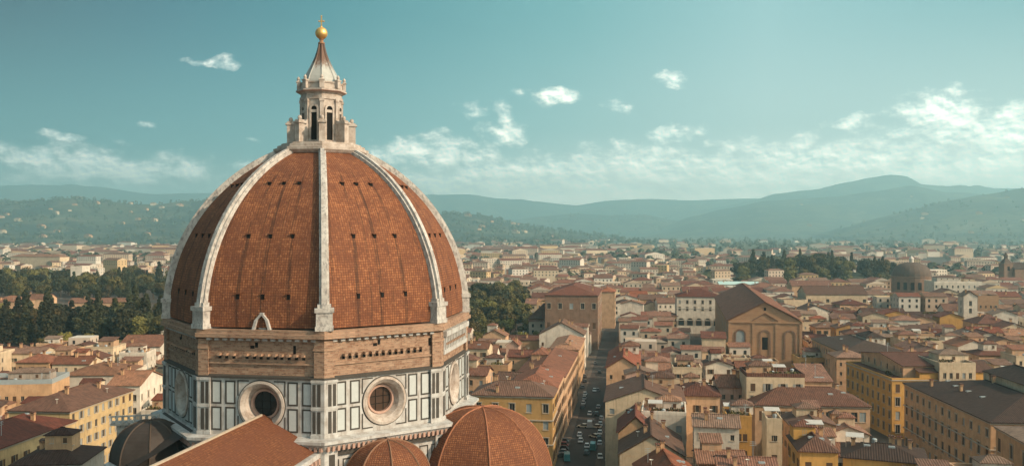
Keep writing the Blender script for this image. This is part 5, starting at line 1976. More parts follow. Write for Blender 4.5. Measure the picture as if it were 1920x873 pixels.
WNAME = {'white': 'white', 'cream': 'cream', 'ochre': 'ochre', 'yellow': 'yellow', 'peach': 'peach', 'pink': 'pink', 'grey': 'grey', 'buff': 'buff'}
RNAME = {'terracotta': 'terracotta', 'brown': 'brown', 'orange': 'orange', 'dusty': 'dusty pink', 'dark': 'dark'}
KNAME = {'hip': 'hipped roof', 'gable': 'pitched roof', 'gablefront': 'gabled roof', 'shed': 'lean-to roof', 'flat': 'roof terrace'}
USED = set()


def where(x, y, skip=0):
    ds = sorted(LAND, key=lambda l: hypot(l[1] - x, (l[2] - y) * .8))
    n_, lx_, ly_ = ds[skip]
    dx, dy = x - lx_, y - ly_
    dist = hypot(dx, dy)
    if abs(dy) > abs(dx):
        rel = 'behind' if dy > 0 else 'in front of'
    else:
        rel = 'right of' if dx > 0 else 'left of'
    adv = 'just ' if dist < 32 else '' if dist < 75 else 'well ' if dist < 150 else 'far '
    return f'{adv}{rel} {n_}'


def unique_label(x, y, h, wl, rc, kind, feats, wdt):
    size = 'tall' if h > 18.5 else 'low' if h < 13 else ''
    wide = 'wide' if wdt > 15.5 else 'narrow' if wdt < 10.5 else ''
    for skip in (0, 1, 2, 3):
        for bits in ((), (size,), (size, wide), (size, wide, 'f')):
            pre = ' '.join(b_ for b_ in bits if b_ and b_ != 'f')
            ft = (' and ' + feats) if 'f' in bits and feats else ''
            lab = f'{pre} {WNAME[wl]} house with {RNAME[rc]} {KNAME[kind]}{ft} {where(x, y, skip)}'.strip()
            if lab.lower() not in USED and len(lab.replace('-', ' ').split()) <= 16:
                USED.add(lab.lower())
                return lab
    return None


rg = random.Random(21)
spots = []


def try_house(x, y, rot, w_, d, far=False):
    px = 960 + F * x / y
    if px < -70 or px > 1990:
        return
    if 1252 < px < 1352 and 515 < y < 640:
        return
    r = max(w_, d) / 2
    if in_foot(x, y, r - 1.0 if not far else r) or on_street(x, y, r * .95) or near_cathedral(x, y, r) or in_park(x, y) or in_mound(x, y) or hidden_by_dome(x, y):
        return
    spots.append((x, y, rot, w_, d))
    FOOT.append((x, y, w_ / 2 - .4, d / 2 - .4, rot))


def fill(x0, x1, y0, y1, rot, cw, cd, skip=.06, jit=1.2):
    cx0, cy0 = (x0 + x1) / 2, (y0 + y1) / 2
    R_ = hypot(x1 - x0, y1 - y0) / 2
    n, k_ = int(R_ / cw) + 1, int(R_ / cd) + 1
    for j in range(-k_, k_ + 1):
        off = rg.uniform(0, cw)
        for i in range(-n, n + 1):
            u, v = i * cw + off + (2.5 if i % 5 == 0 else 0), j * cd + (3.0 if j % 3 == 0 else 0)
            x = cx0 + u * cos(rot) - v * sin(rot) + rg.uniform(-jit, jit)
            y = cy0 + u * sin(rot) + v * cos(rot) + rg.uniform(-jit, jit)
            if not (x0 <= x < x1 and y0 <= y < y1) or rg.random() < skip:
                continue
            try_house(x, y, rot + rg.uniform(-.05, .05) + (pi / 2 if rg.random() < .0 else 0), cw * rg.uniform(.80, 1.02), cd * rg.uniform(.82, 1.02))


fill(16, 124, 185, 300, R8, 12.5, 12.5)
fill(16, 124, 300, 560, R8, 10.8, 11.0, .04)
fill(100, 240, 196, 420, -.03, 14, 13.5)
fill(-260, -60, 190, 548, .03, 14.5, 13)
fill(-60, 16, 250, 562, R8, 13, 12.5)
fill(20, 420, 420, 640, R8, 16, 14.5)
fill(240, 420, 330, 420, -.1, 15, 14)
fill(-60, 620, 640, 1000, -.05, 22, 20, .10, 2.5)

spots.sort(key=lambda q_: q_[1] / (q_[3] * 1.0))
OBJ_MAX = 295
DETAIL = 175
far_stuff = spots[OBJ_MAX:]
WK = ['white'] * 11 + ['cream'] * 8 + ['peach'] * 5 + ['pink'] * 2 + ['buff'] * 3 + ['ochre'] + ['yellow']
RK = ['terracotta'] * 4 + ['brown'] * 6 + ['orange'] * 1 + ['dusty'] * 5
for i, (x, y, rot, w_, d) in enumerate(spots[:OBJ_MAX]):
    wl, rc = rg.choice(WK), rg.choice(RK)
    kind = rg.choice(['gable', 'gable', 'gablefront', 'gablefront', 'hip', 'shed', 'flat', 'flat'])
    h = rg.uniform(11.5, 20.5) if y < 600 else rg.uniform(10, 17)
    if x < -60 and y > 395:
        h = rg.uniform(7, 10)
    if -70 < x < 18 and y > 385:
        h = rg.uniform(7, 10)
    if x < -60 and y < 345:
        h = rg.uniform(9, 12.5)
    if y < 228 and x > 30:
        h = rg.uniform(15.5, 19)
    # keep low where the photograph looks over roofs at something behind
    px, py = pix(x, y, h)
    if 1366 < px < 1520 and 330 < y < 418:
        h = min(h, 15)
    if 1520 < px < 1700 and y < 420 and x < 122:
        h = min(h, 13)
    if 1655 < px < 1765 and y < 900:
        h = min(h, CZ - 121 * y / F)
    rise = (d if kind in ('gable', 'shed') else w_ if kind == 'gablefront' else min(w_, d)) * .5 * rg.uniform(.30, .42)
    det = i < DETAIL
    fr = {}
    style = rg.choice(['plain', 'plain', 'shutb', 'shutg', 'mix'])
    if det:
        ww = rg.choice([1.0, 1.1, 1.2, 1.3])
        rows = rg.choice([2, 2, 3])
        fr['front'] = (max(2, int(w_ / 3.6)), rows, h - rows * 3.8 + rg.uniform(.3, .9), 3.7, ww, rg.choice([1.5, 1.8, 2.0]), style)
        fr['left' if x > 20 else 'right'] = (max(2, int(d / 4)), 2, h - 7.4, 3.7, ww, 1.8, style)
    elif i < 235:
        fr['front'] = (max(2, int(w_ / 5)), 2, h - 7.4, 3.7, 1.3, 2.0, 'plain')
    ex = []
    fe = []
    if det:
        nch = rg.choice([0, 1, 1, 2, 2, 3])
        for _ in range(nch):
            ex.append(('chimney', rg.uniform(-.38, .38), rg.uniform(-.38, .38), rg.choice([0, pi / 2])))
        if nch:
            fe.append(['', 'one chimney', 'two chimneys', 'three chimneys'][nch])
        if kind == 'flat':
            ex.append(('attic', rg.uniform(-.2, .2), .18, w_ * .55, d * .42, rg.uniform(2.2, 2.9), rg.choice(['hip', 'shed']), rg.choice(['white', 'cream', 'peach'])))
            for k_ in range(rg.choice([1, 2, 2])):
                ex.append((rg.choice(['awning', 'pots', 'tank', 'pots']), rg.uniform(-.3, .3), -.3))
            fe.append('a small attic')
        else:
            if y < 340 and rg.random() < .55:
                ex.append(('attic', rg.uniform(-.3, .3), rg.uniform(.0, .3), w_ * rg.uniform(.22, .34), d * rg.uniform(.22, .35), rg.uniform(1.6, 3.0), rg.choice(['shed', 'hip']), rg.choice(['white', 'cream', 'peach', 'buff'])))
            if y < 340 and rg.random() < .5:
                ex.append((rg.choice(['pots', 'tank', 'skylight', 'antenna', 'dish']), rg.uniform(-.35, .35), rg.uniform(-.35, .0)))
            if rg.random() < .42:
                ex.append(('attic', rg.uniform(-.22, .22), rg.uniform(-.05, .25), w_ * rg.uniform(.3, .5), d * rg.uniform(.3, .45), rg.uniform(1.2, 2.4), rg.choice(['hip', 'shed', 'gable']), rg.choice(['white', 'cream', 'peach', wl])))
                fe.append('a small attic')
            if rg.random() < .5:
                ex.append(('skylight', rg.uniform(-.3, .3), rg.uniform(-.35, -.1)))
                fe.append('a skylight')
        if rg.random() < .3:
            ex.append((rg.choice(['antenna', 'dish']), rg.uniform(-.3, .3), rg.uniform(-.2, .3)))
    elif rg.random() < .6:
        ex.append(('chimney', rg.uniform(-.3, .3), rg.uniform(-.3, .3)))
        fe.append('one chimney')
    lab = unique_label(x, y, h, wl, rc, kind, fe[0] if fe else '', w_)
    grp = 'old town houses in the roofscape'
    if lab is None:
        lab = f'{WNAME[wl]} house with {RNAME[rc]} {KNAME[kind]} lost among its neighbours'
        grp = 'look-alike old town houses'
    house('house', lab, 'house', x, y, rot, w_, d, h, roof=kind, rise=rise, wall=wl, rc=rc, fronts=fr, extras=ex, group=grp, rng=rg, parapet=.8)


# ------------------------------------------------------------------ distant town (nobody could count it)
def far_town(name, items, windows=True):
    vs, fs, mi, uv = [], [], [], []

    def quad(p, k_):
        i0 = len(vs)
        vs.extend(p)
        fs.append(tuple(range(i0, i0 + len(p))))
        mi.append(k_)
        ux = hypot(p[1][0] - p[0][0], p[1][1] - p[0][1])
        sl = sqrt(sum((p[-1][q_] - p[0][q_]) ** 2 for q_ in range(3)))
        uv.extend([(0, 0), (ux, 0), (ux, sl), (0, sl)][:len(p)] if len(p) == 4 else [(0, 0), (ux, 0), (ux / 2, sl)])

    for x, y, rot, w_, d, h, kind, z0 in items:
        c_, s_ = cos(rot), sin(rot)

        def V(a, b_, z):
            return (x + a * c_ - b_ * s_, y + a * s_ + b_ * c_, z + z0)
        hw_, hd_ = w_ / 2, d / 2
        i0 = len(vs)
        vs.extend([V(-hw_, -hd_, -3), V(hw_, -hd_, -3), V(hw_, hd_, -3), V(-hw_, hd_, -3), V(-hw_, -hd_, h), V(hw_, -hd_, h), V(hw_, hd_, h), V(-hw_, hd_, h)])
        rise = min(hw_, hd_) * .36
        for q_ in ((0, 1, 5, 4), (1, 2, 6, 5), (2, 3, 7, 6), (3, 0, 4, 7)):
            fs.append(tuple(i0 + k_ for k_ in q_))
            mi.append(0)
            uv.extend([(0, 0), (w_, 0), (w_, h), (0, h)])
        o_ = .5
        X, Y, e = hw_ + o_, hd_ + o_, h + .15
        if kind == 0:
            i0 = len(vs)
            vs.extend([V(-X, -Y, e), V(X, -Y, e), V(X, Y, e), V(-X, Y, e), V(-X + (Y if X > Y else X * .9), 0, e + rise), V(X - (Y if X > Y else X * .9), 0, e + rise)])
            for q_ in ((0, 1, 5, 4), (1, 2, 5), (2, 3, 4, 5), (3, 0, 4)):
                fs.append(tuple(i0 + k_ for k_ in q_))
                mi.append(1)
                uv.extend([(0, 0), (w_, 0), (w_ * .5, hd_), (w_ * .4, hd_)][:len(q_)])
        elif kind == 1:
            i0 = len(vs)
            vs.extend([V(-X, -Y, e), V(X, -Y, e), V(X, Y, e), V(-X, Y, e), V(-X, 0, e + rise), V(X, 0, e + rise)])
            for q_ in ((0, 1, 5, 4), (2, 3, 4, 5)):
                fs.append(tuple(i0 + k_ for k_ in q_))
                mi.append(1)
                uv.extend([(0, 0), (w_, 0), (w_, hd_), (0, hd_)])
            fs.append((i0, i0 + 4, i0 + 3))
            fs.append((i0 + 1, i0 + 2, i0 + 5))
            mi.extend([0, 0])
            uv.extend([(0, 0)] * 6)
        elif kind == 2:
            i0 = len(vs)
            vs.extend([V(-X, -Y, e), V(X, -Y, e), V(X, Y, e), V(-X, Y, e), V(0, -Y, e + rise), V(0, Y, e + rise)])
            for q_ in ((3, 0, 4, 5), (1, 2, 5, 4)):
                fs.append(tuple(i0 + k_ for k_ in q_))
                mi.append(1)
                uv.extend([(0, 0), (d, 0), (d, hw_), (0, hw_)])
            fs.append((i0, i0 + 1, i0 + 4))
            fs.append((i0 + 2, i0 + 3, i0 + 5))
            mi.extend([0, 0])
            uv.extend([(0, 0)] * 6)
        else:
            quad([V(-hw_, -hd_, h - .01), V(hw_, -hd_, h - .01), V(hw_, hd_, h - .01), V(-hw_, hd_, h - .01)], 0)
        if windows and y < 2200:
            side = -hw_ - .06 if x > 0 else hw_ + .06
            nf = max(2, int(w_ / 4))
            for r in range(2):
                z = h - 3.4 - r * 3.8
                if z < 1:
                    break
                for k_ in range(nf):
                    a = -hw_ + w_ * (k_ + .5) / nf
                    quad([V(a - .65, -hd_ - .06, z), V(a + .65, -hd_ - .06, z), V(a + .65, -hd_ - .06, z + 2), V(a - .65, -hd_ - .06, z + 2)], 2)
                for k_ in range(max(2, int(d / 4.5))):
                    b_ = -hd_ + d * (k_ + .5) / max(2, int(d / 4.5))
                    quad([V(side, b_ - .6, z), V(side, b_ + .6, z), V(side, b_ + .6, z + 2), V(side, b_ - .6, z + 2)], 2)
    me = bpy.data.meshes.new(name)
    me.from_pydata(vs, [], fs)
    for mm_ in ('stucco_mixed', 'tiles_mixed', 'window_glass'):
        me.materials.append(MATS[mm_])
    me.polygons.foreach_set('material_index', mi)
    ul = me.uv_layers.new(name='UVMap')
    ul.data.foreach_set('uv', [c_ for p in uv for c_ in p])
    return tag(link(name, me), kind='stuff')


island_stucco()
tiled('tiles_mixed', (0.215, 0.098, 0.060), 'island')
items = [(x, y, rot, w_, d, rg.uniform(9, 17) if not (1655 < 960 + F * x / y < 1765 and y < 900) else max(4, CZ - 124 * y / F), rg.choice([0, 1, 2, 1, 2, 3]), 0) for x, y, rot, w_, d in far_stuff]
TREE_BELTS = []


def town_density(x, y):
    """how built-up the plain is: dense near the old town, thinning to hamlets"""
    n = mnoise.noise(Vector((x / 420.0, y / 420.0, 2.2))) * .5 + mnoise.noise(Vector((x / 1500.0, y / 1500.0, 7.7))) * .6
    px = 960 + F * x / y
    b_ = .62 - .00016 * max(0, y - 1200) + n * .55
    if px < 330:
        b_ -= .30 if y < 2400 else .05
    if px > 1380 and y > 1500:
        b_ -= .12
    return max(0.0, min(.95, b_))


cnt = 0
y = 1000.0
while y < 7200:
    step = 15 + (y - 1000) * .016
    x = -y * .64
    while x < y * .64:
        xx, yy = x + rg.uniform(-.3, .3) * step, y + rg.uniform(-.3, .3) * step
        px = 960 + F * xx / yy
        if -40 < px < 1960 and not hidden_by_dome(xx, yy) and not in_mound(xx, yy) and not in_park(xx, yy) and not in_foot(xx, yy, 10):
            if rg.random() < town_density(xx, yy):
                sc_ = 1 + (yy - 1000) / 9000
                big = rg.random() < .10
                w_ = step * rg.uniform(.55, .95) * (2.1 if big else 1)
                d_ = step * rg.uniform(.5, .9)
                hh = rg.uniform(8, 14) + (rg.uniform(4, 12) if big else 0)
                items.append((xx, yy, rg.choice([-.14, -.14, .05, .3, -.5]) + rg.uniform(-.06, .06), min(w_, 60), min(d_, 26), hh, rg.choice([0, 1, 1, 2, 3, 0]), 0))
                cnt += 1
        x += step * rg.uniform(.95, 1.25)
    y += step * 1.0
far_town('distant_town', items)
print('far houses', len(items), 'near', len(spots))

# villas scattered on the slopes of the hills: each a thing
def surf(grid, i, j, fx, fy):
    a, b_, c_, d_ = grid[i][j], grid[i + 1][j], grid[i + 1][j + 1], grid[i][j + 1]
    return tuple(a[k_] * (1 - fx) * (1 - fy) + b_[k_] * fx * (1 - fy) + c_[k_] * fx * fy + d_[k_] * (1 - fx) * fy for k_ in range(3))


vm = {}
for wl in ('buff', 'peach', 'cream'):
    m = MB()
    m.box(-12, 12, -8, 8, -8, 9, 0)
    m.box(12, 19, -6, 6, -8, 6, 0)
    roof_geo(m, 24, 16, 9, 'hip', 3.2, .6, 1)
    for i in range(5):
        for z in (2, 5.6):
            m.box(-9.8 + i * 4.4, -8.2 + i * 4.4, -8.08, -7.98, z, z + 2, 2)
    vm[wl] = m.mesh('villa', ['stucco_' + wl, 'tiles_terracotta', 'window_glass'])
nv = 0
for hi, cntv, lo, hi_y in ((1, 24, 0, 400), (5, 7, 1650, 1920), (4, 8, 1300, 1700), (1, 10, 840, 1050)):
    grid, rows, xs = HILLS[hi]
    for _ in range(cntv * 4):
        if cntv <= 0:
            break
        px = rg.uniform(lo, hi_y)
        cand = [i for i in range(len(xs) - 1) if xs[i] <= px < xs[i + 1]]
        if not cand:
            continue
        i = cand[0]
        j = rg.randint(1, 7)
        p = surf(grid, i, j, rg.random(), rg.random())
        q_ = pix(*p)
        if not (-10 < q_[0] < 1930) or p[2] < 3 or (340 < q_[0] < 845 and hi == 1):
            continue
        wl = rg.choice(['buff', 'peach', 'cream'])
        o = link('hillside_villa', vm[wl], None, (p[0], p[1], p[2] + 3), rg.uniform(-.5, .5))
        s_ = rg.uniform(.7, 1.7)
        o.scale = (s_, s_, s_)
        tag(o, {1: f'tiny {wl} villa on the wooded slope left of the cathedral', 5: f'tiny {wl} villa on the dark near slope at the right edge', 4: f'tiny {wl} villa on the middle right mountain flank'}[hi] if not (hi == 1 and lo > 800) else f'tiny {wl} villa on the low slope just right of the cathedral', 'villa',
            {1: 'villas on the left slope' if lo < 800 else 'villas on the low slope', 5: 'villas on the near right slope', 4: 'villas on the mountain flank'}[hi] + ' ' + wl)
        cntv -= 1

# ------------------------------------------------------------------ trees
def leaf_cloud(mb, r_, centre, rad, n, size, flat=1.0):
    for _ in range(n):
        d = Vector((r_.gauss(0, 1), r_.gauss(0, 1), r_.gauss(0, 1)))
        d.normalize()
        k_ = r_.uniform(.62, 1.05) ** .6
        p = Vector(centre) + Vector((d.x * rad[0], d.y * rad[1], d.z * rad[2])) * k_
        nrm = (d + Vector((r_.gauss(0, .5), r_.gauss(0, .5), r_.gauss(0, .5) + .3))).normalized()
        a = nrm.orthogonal().normalized()
        a.rotate(__import__('mathutils').Quaternion(nrm, r_.uniform(0, 6.28)))
        b_ = nrm.cross(a)
        s_ = size * r_.uniform(.6, 1.3)
        mb.face([p - a * s_ - b_ * s_ * .6, p + a * s_ * .2 - b_ * s_, p + a * s_ + b_ * s_ * .5, p - a * s_ * .3 + b_ * s_], 0, [(0, 0)] * 4)


def tree_meshes(kind, seed):
    r_ = random.Random(seed)
    c = MB()
    tk = MB()
    if kind == 'broad':
        H_ = 15.0
        for i in range(11):
            a = r_.uniform(0, 6.28)
            rr_ = r_.uniform(0.5, 4.2)
            z = r_.uniform(6.0, 12.4) - rr_ * .35
            s_ = r_.uniform(1.9, 3.3)
            leaf_cloud(c, r_, (rr_ * cos(a), rr_ * sin(a), z), (s_, s_, s_ * .8), 150, .52)
        tk.lathe([(.5, -1), (.38, 2), (.28, 6), (.1, 10)], 7)
        for i in range(5):
            a = r_.uniform(0, 6.28)
            p0, p1 = Vector((0, 0, r_.uniform(3, 6))), Vector((3 * cos(a), 3 * sin(a), r_.uniform(8, 10)))
            tk.obox(p0 - Vector((.12, .12, 0)), (.24, 0, 0), (0, .24, 0), p1 - p0)
    elif kind == 'conifer':
        n = 15
        for i in range(n):
            z = 3.0 + 19.0 * i / n
            rad = 5.2 * (1 - i / n) ** .85 + .4
            for q_ in range(6 if i < 11 else 3):
                a = r_.uniform(0, 6.28)
                L = rad * r_.uniform(.55, .95)
                leaf_cloud(c, r_, (L * .7 * cos(a), L * .7 * sin(a), z - L * .12), (max(.8, L * .5), max(.8, L * .5), .85), 22, .55)
        tk.lathe([(.45, -1), (.35, 6), (.1, 21)], 7)
    elif kind == 'cypress':
        n = 12
        for i in range(n):
            z = 1.6 + 15.5 * i / n
            rad = 1.75 * sin(pi * min(1, (i + 1.6) / (n + 1.6))) ** .6
            leaf_cloud(c, r_, (r_.uniform(-.2, .2), r_.uniform(-.2, .2), z), (rad, rad, 1.3), 80, .42)
        tk.lathe([(.3, -1), (.25, 3), (.1, 10)], 6)
    return c, tk


TM = {}
for kind, lm, seeds in (('broad', 'leaf_broad', (1, 2, 3, 4)), ('conifer', 'leaf_dark', (5, 6, 7)), ('cypress', 'leaf_dark', (8, 9)), ('bright', 'leaf_bright', (10, 11)), ('darkbroad', 'leaf_dark', (12, 13, 14))):
    TM[kind] = []
    for s_ in seeds:
        c, tk = tree_meshes({'bright': 'broad', 'darkbroad': 'broad'}.get(kind, kind), s_)
        TM[kind].append((c.mesh('crown', [lm]), tk.mesh('trunk', ['trunk_bark'])))
PROTO = {}
NAMES = {'broad': 'broadleaf_tree', 'darkbroad': 'broadleaf_tree', 'bright': 'broadleaf_tree', 'conifer': 'conifer_tree', 'cypress': 'cypress_tree'}


def tree(kind, x, y, z, s_, label, group, sz=None):
    i = rg.randrange(len(TM[kind]))
    key = (kind, i)
    if key not in PROTO:
        r_ = link(NAMES[kind], None)
        link('crown', TM[kind][i][0], r_)
        link('trunk', TM[kind][i][1], r_)
        PROTO[key] = o = r_
    else:
        o = copy_tree(PROTO[key])
    o.location = (x, y, z)
    o.rotation_euler = (0, 0, rg.uniform(0, 6.28))
    o.scale = (s_, s_, sz or s_ * rg.uniform(.9, 1.1))
    for k_ in ('label', 'category', 'group'):
        if k_ in o:
            del o[k_]
    tag(o, label, 'tree', group)
    return o


def clear(x, y, r):
    return not in_foot(x, y, r) and not on_street(x, y, r)


# front belt of the left park: dark conifers and broad crowns
def belt(px0, px1, y0, y1, sp, kinds, hs, label, group, seed, zf=None, skipp=.1):
    r_ = random.Random(seed)
    y = y0
    while y < y1:
        x = (px0 - 960) / F * y + r_.uniform(0, sp)
        xe = (px1 - 960) / F * y
        while x < xe:
            xx, yy = x + r_.uniform(-.3, .3) * sp, y + r_.uniform(-.3, .3) * sp
            if r_.random() > skipp and clear(xx, yy, 4.5) and not (hidden_by_dome(xx, yy)):
                kind = r_.choice(kinds)
                h_ = r_.uniform(*hs)
                base = {'conifer': 22.0, 'cypress': 18.0}.get(kind, 14.5)
                if kind == 'conifer':
                    h_ *= 1.22
                tree(kind, xx, yy, zf(xx, yy) if zf else 0, h_ / base, label[NAMES[kind] + ('_bright' if kind == 'bright' else '_dark' if kind == 'darkbroad' else '')], group + ' ' + kind)
            x += sp * r_.uniform(.85, 1.2)
        y += sp * .9


belt(-30, 322, 532, 625, 13.0, ['conifer', 'conifer', 'darkbroad', 'conifer', 'darkbroad', 'broad'], (18, 25), {'conifer_tree': 'tall dark conifer in the front row of the left park', 'broadleaf_tree_dark': 'dark round-crowned tree in the front row of the left park', 'broadleaf_tree': 'olive round-crowned tree in the front row of the left park'}, 'left park front trees', 1)
belt(-30, 318, 505, 526, 13, ['broad', 'bright', 'broad'], (7, 11), {'broadleaf_tree': 'low olive-green tree at the foot of the left park conifers', 'broadleaf_tree_bright': 'low yellow-green tree at the foot of the left park conifers'}, 'left park edge trees', 2, None, .35)
belt(-30, 330, 640, 730, 21, ['darkbroad', 'broad'], (8, 12), {'broadleaf_tree': 'olive tree behind the dark park conifers', 'broadleaf_tree_dark': 'dark tree behind the dark park conifers'}, 'left park middle trees', 3, None, .3)
belt(-30, 345, 850, 1130, 25, ['broad', 'darkbroad', 'broad', 'conifer'], (16, 27), {'broadleaf_tree': 'olive-green tree in the second park belt beyond the long red roof', 'broadleaf_tree_dark': 'dark tree in the second park belt beyond the long red roof', 'conifer_tree': 'conifer in the second park belt beyond the long red roof'}, 'second park belt', 4)
belt(858, 1008, 500, 600, 12.0, ['broad', 'broad', 'bright'], (9, 14), {'broadleaf_tree': 'round olive tree in the garden between drum and stone palace', 'broadleaf_tree_bright': 'sunlit yellow-green tree in the garden between drum and stone palace'}, 'palace garden front trees', 5, None, .08)
belt(858, 985, 600, 900, 16.0, ['broad', 'darkbroad', 'broad'], (14, 23), {'broadleaf_tree': 'olive tree deeper in the garden behind the drum', 'broadleaf_tree_dark': 'dark tree deeper in the garden behind the drum'}, 'palace garden rear trees', 6, None, .05)
belt(1385, 1675, 1010, 1290, 23, ['broad', 'darkbroad', 'broad', 'darkbroad', 'conifer'], (14, 25), {'broadleaf_tree': 'olive-green tree of the hillock grove beyond the church', 'broadleaf_tree_dark': 'dark tree of the hillock grove beyond the church', 'conifer_tree': 'pointed conifer of the hillock grove beyond the church'}, 'hillock grove', 7, mound_z)
for px in (1640, 1648, 1655, 1662, 1500, 1560, 1597):
    y = rg.uniform(1080, 1140)
    x = (px - 960) / F * y
    tree('cypress', x, y, mound_z(x, y), 1.5, 'tall dark cypress standing out of the hillock grove', 'grove cypresses')
for px, py, s_, lab in ((1586, 531, 1.5, 'dark solitary cypress before the pale range near the grove'), (1575, 545, 1.1, 'small dark tree beside the solitary cypress'),
                        (1745, 560, .8, 'dark bush-like tree on the pink house side of the old dome'), (1160, 545, 1.0, 'dark tree behind the brown stone palace on the street'),
                        (1900, 580, 1.2, 'dark tree beside the spired church at the right edge')):
    y = CZ * F / (py - HZ) * .95
    tree('cypress' if 'cypress' in lab else 'darkbroad', (px - 960) / F * y, y, 0, s_, lab, None)


for _ in range(7):
    px, y = rg.uniform(236, 312), rg.uniform(535, 600)
    tree('conifer', (px - 960) / F * y, y, 0, rg.uniform(1.25, 1.5), 'very tall dark conifer beside the drum in the left park', 'tall conifers by the drum')


# far woods that read as one mass
def wood(name, pts, seed):
    r_ = random.Random(seed)
    c = MB()
    for x, y, z, h_ in pts:
        k_ = 26 if y < 2600 else 14
        w_ = h_ * r_.uniform(.34, .5)
        for _ in range(k_):
            d = Vector((r_.gauss(0, 1), r_.gauss(0, 1), r_.gauss(0, 1))).normalized()
            p = Vector((x + d.x * w_, y + d.y * w_, z + h_ * .55 + d.z * h_ * .45))
            nrm = (d + Vector((r_.gauss(0, .3), r_.gauss(0, .3), .35))).normalized()
            a = nrm.orthogonal().normalized()
            b_ = nrm.cross(a)
            s_ = h_ * r_.uniform(.14, .26)
            c.face([p - a * s_ - b_ * s_ * .7, p + a * s_ - b_ * s_ * .6, p + a * s_ * .8 + b_ * s_, p - a * s_ + b_ * s_ * .8], 0, [(0, 0)] * 4)
    return tag(c.build(name, 'leaf_far'), kind='stuff')


pts = []
r_ = random.Random(31)
y = 1000.0
while y < 6500:
    step = 15 + (y - 1000) * .014
    x = -y * .64
    while x < y * .64:
        xx, yy = x + r_.uniform(-.4, .4) * step, y + r_.uniform(-.4, .4) * step
        px = 960 + F * xx / yy
        x += step
        if not (-20 < px < 1940) or hidden_by_dome(xx, yy) or in_mound(xx, yy) or (px < 345 and yy < 1130) or in_foot(xx, yy, 4):
            continue
        n = mnoise.noise(Vector((xx / 600.0, yy / 260.0, 11.3)))
        n2 = mnoise.noise(Vector((xx / 90.0, yy / 90.0, 4.4)))
        want = .5 * (n + .05) + .25 * n2
        if px < 345 and 1700 < yy < 2350:
            want += .45
        if px < 345 and yy > 3200:
            want += .2
        if 1130 < px < 1320 and 2300 < yy < 2900:
            want += .35
        if px > 850:
            want += .10
        if yy > 3000:
            want += .12
        if r_.random() < want:
            pts.append((xx, yy, 0, r_.uniform(8, 17) * (1 + (yy - 1000) / 9000)))
    y += step
wood('distant_wood', pts, 32)
print('wood trees', len(pts))
pts = []
for hi, n in ((1, 3600), (5, 1000), (2, 400)):
    grid, rows, xs = HILLS[hi]
    for _ in range(n):
        i = r_.randrange(len(xs) - 1)
        j = r_.randint(0, 8)
        p = surf(grid, i, j, r_.random(), r_.random())
        q_ = pix(*p)
        if -10 < q_[0] < 1930 and p[2] > 0 and not (395 < q_[0] < 805) and mnoise.noise(Vector((p[0] / 350., p[1] / 350., 1.1))) + r_.uniform(-.3, .3) > -.05:
            pts.append((p[0], p[1], p[2] - 2, r_.uniform(14, 30)))
wood('hillside_wood', pts, 33)

# ------------------------------------------------------------------ vehicles in the street
for k_, c in (('white', (.72, .72, .70)), ('silver', (.42, .43, .43)), ('black', (.018, .018, .02)), ('grey', (.12, .125, .13)), ('teal', (.05, .22, .24)), ('red', (.30, .05, .04)), ('cream', (.62, .56, .45)), ('blue', (.04, .07, .14))):
    plain('paint_' + k_, c, .3, 0.1, .06, .5, .5)
CARM = {}


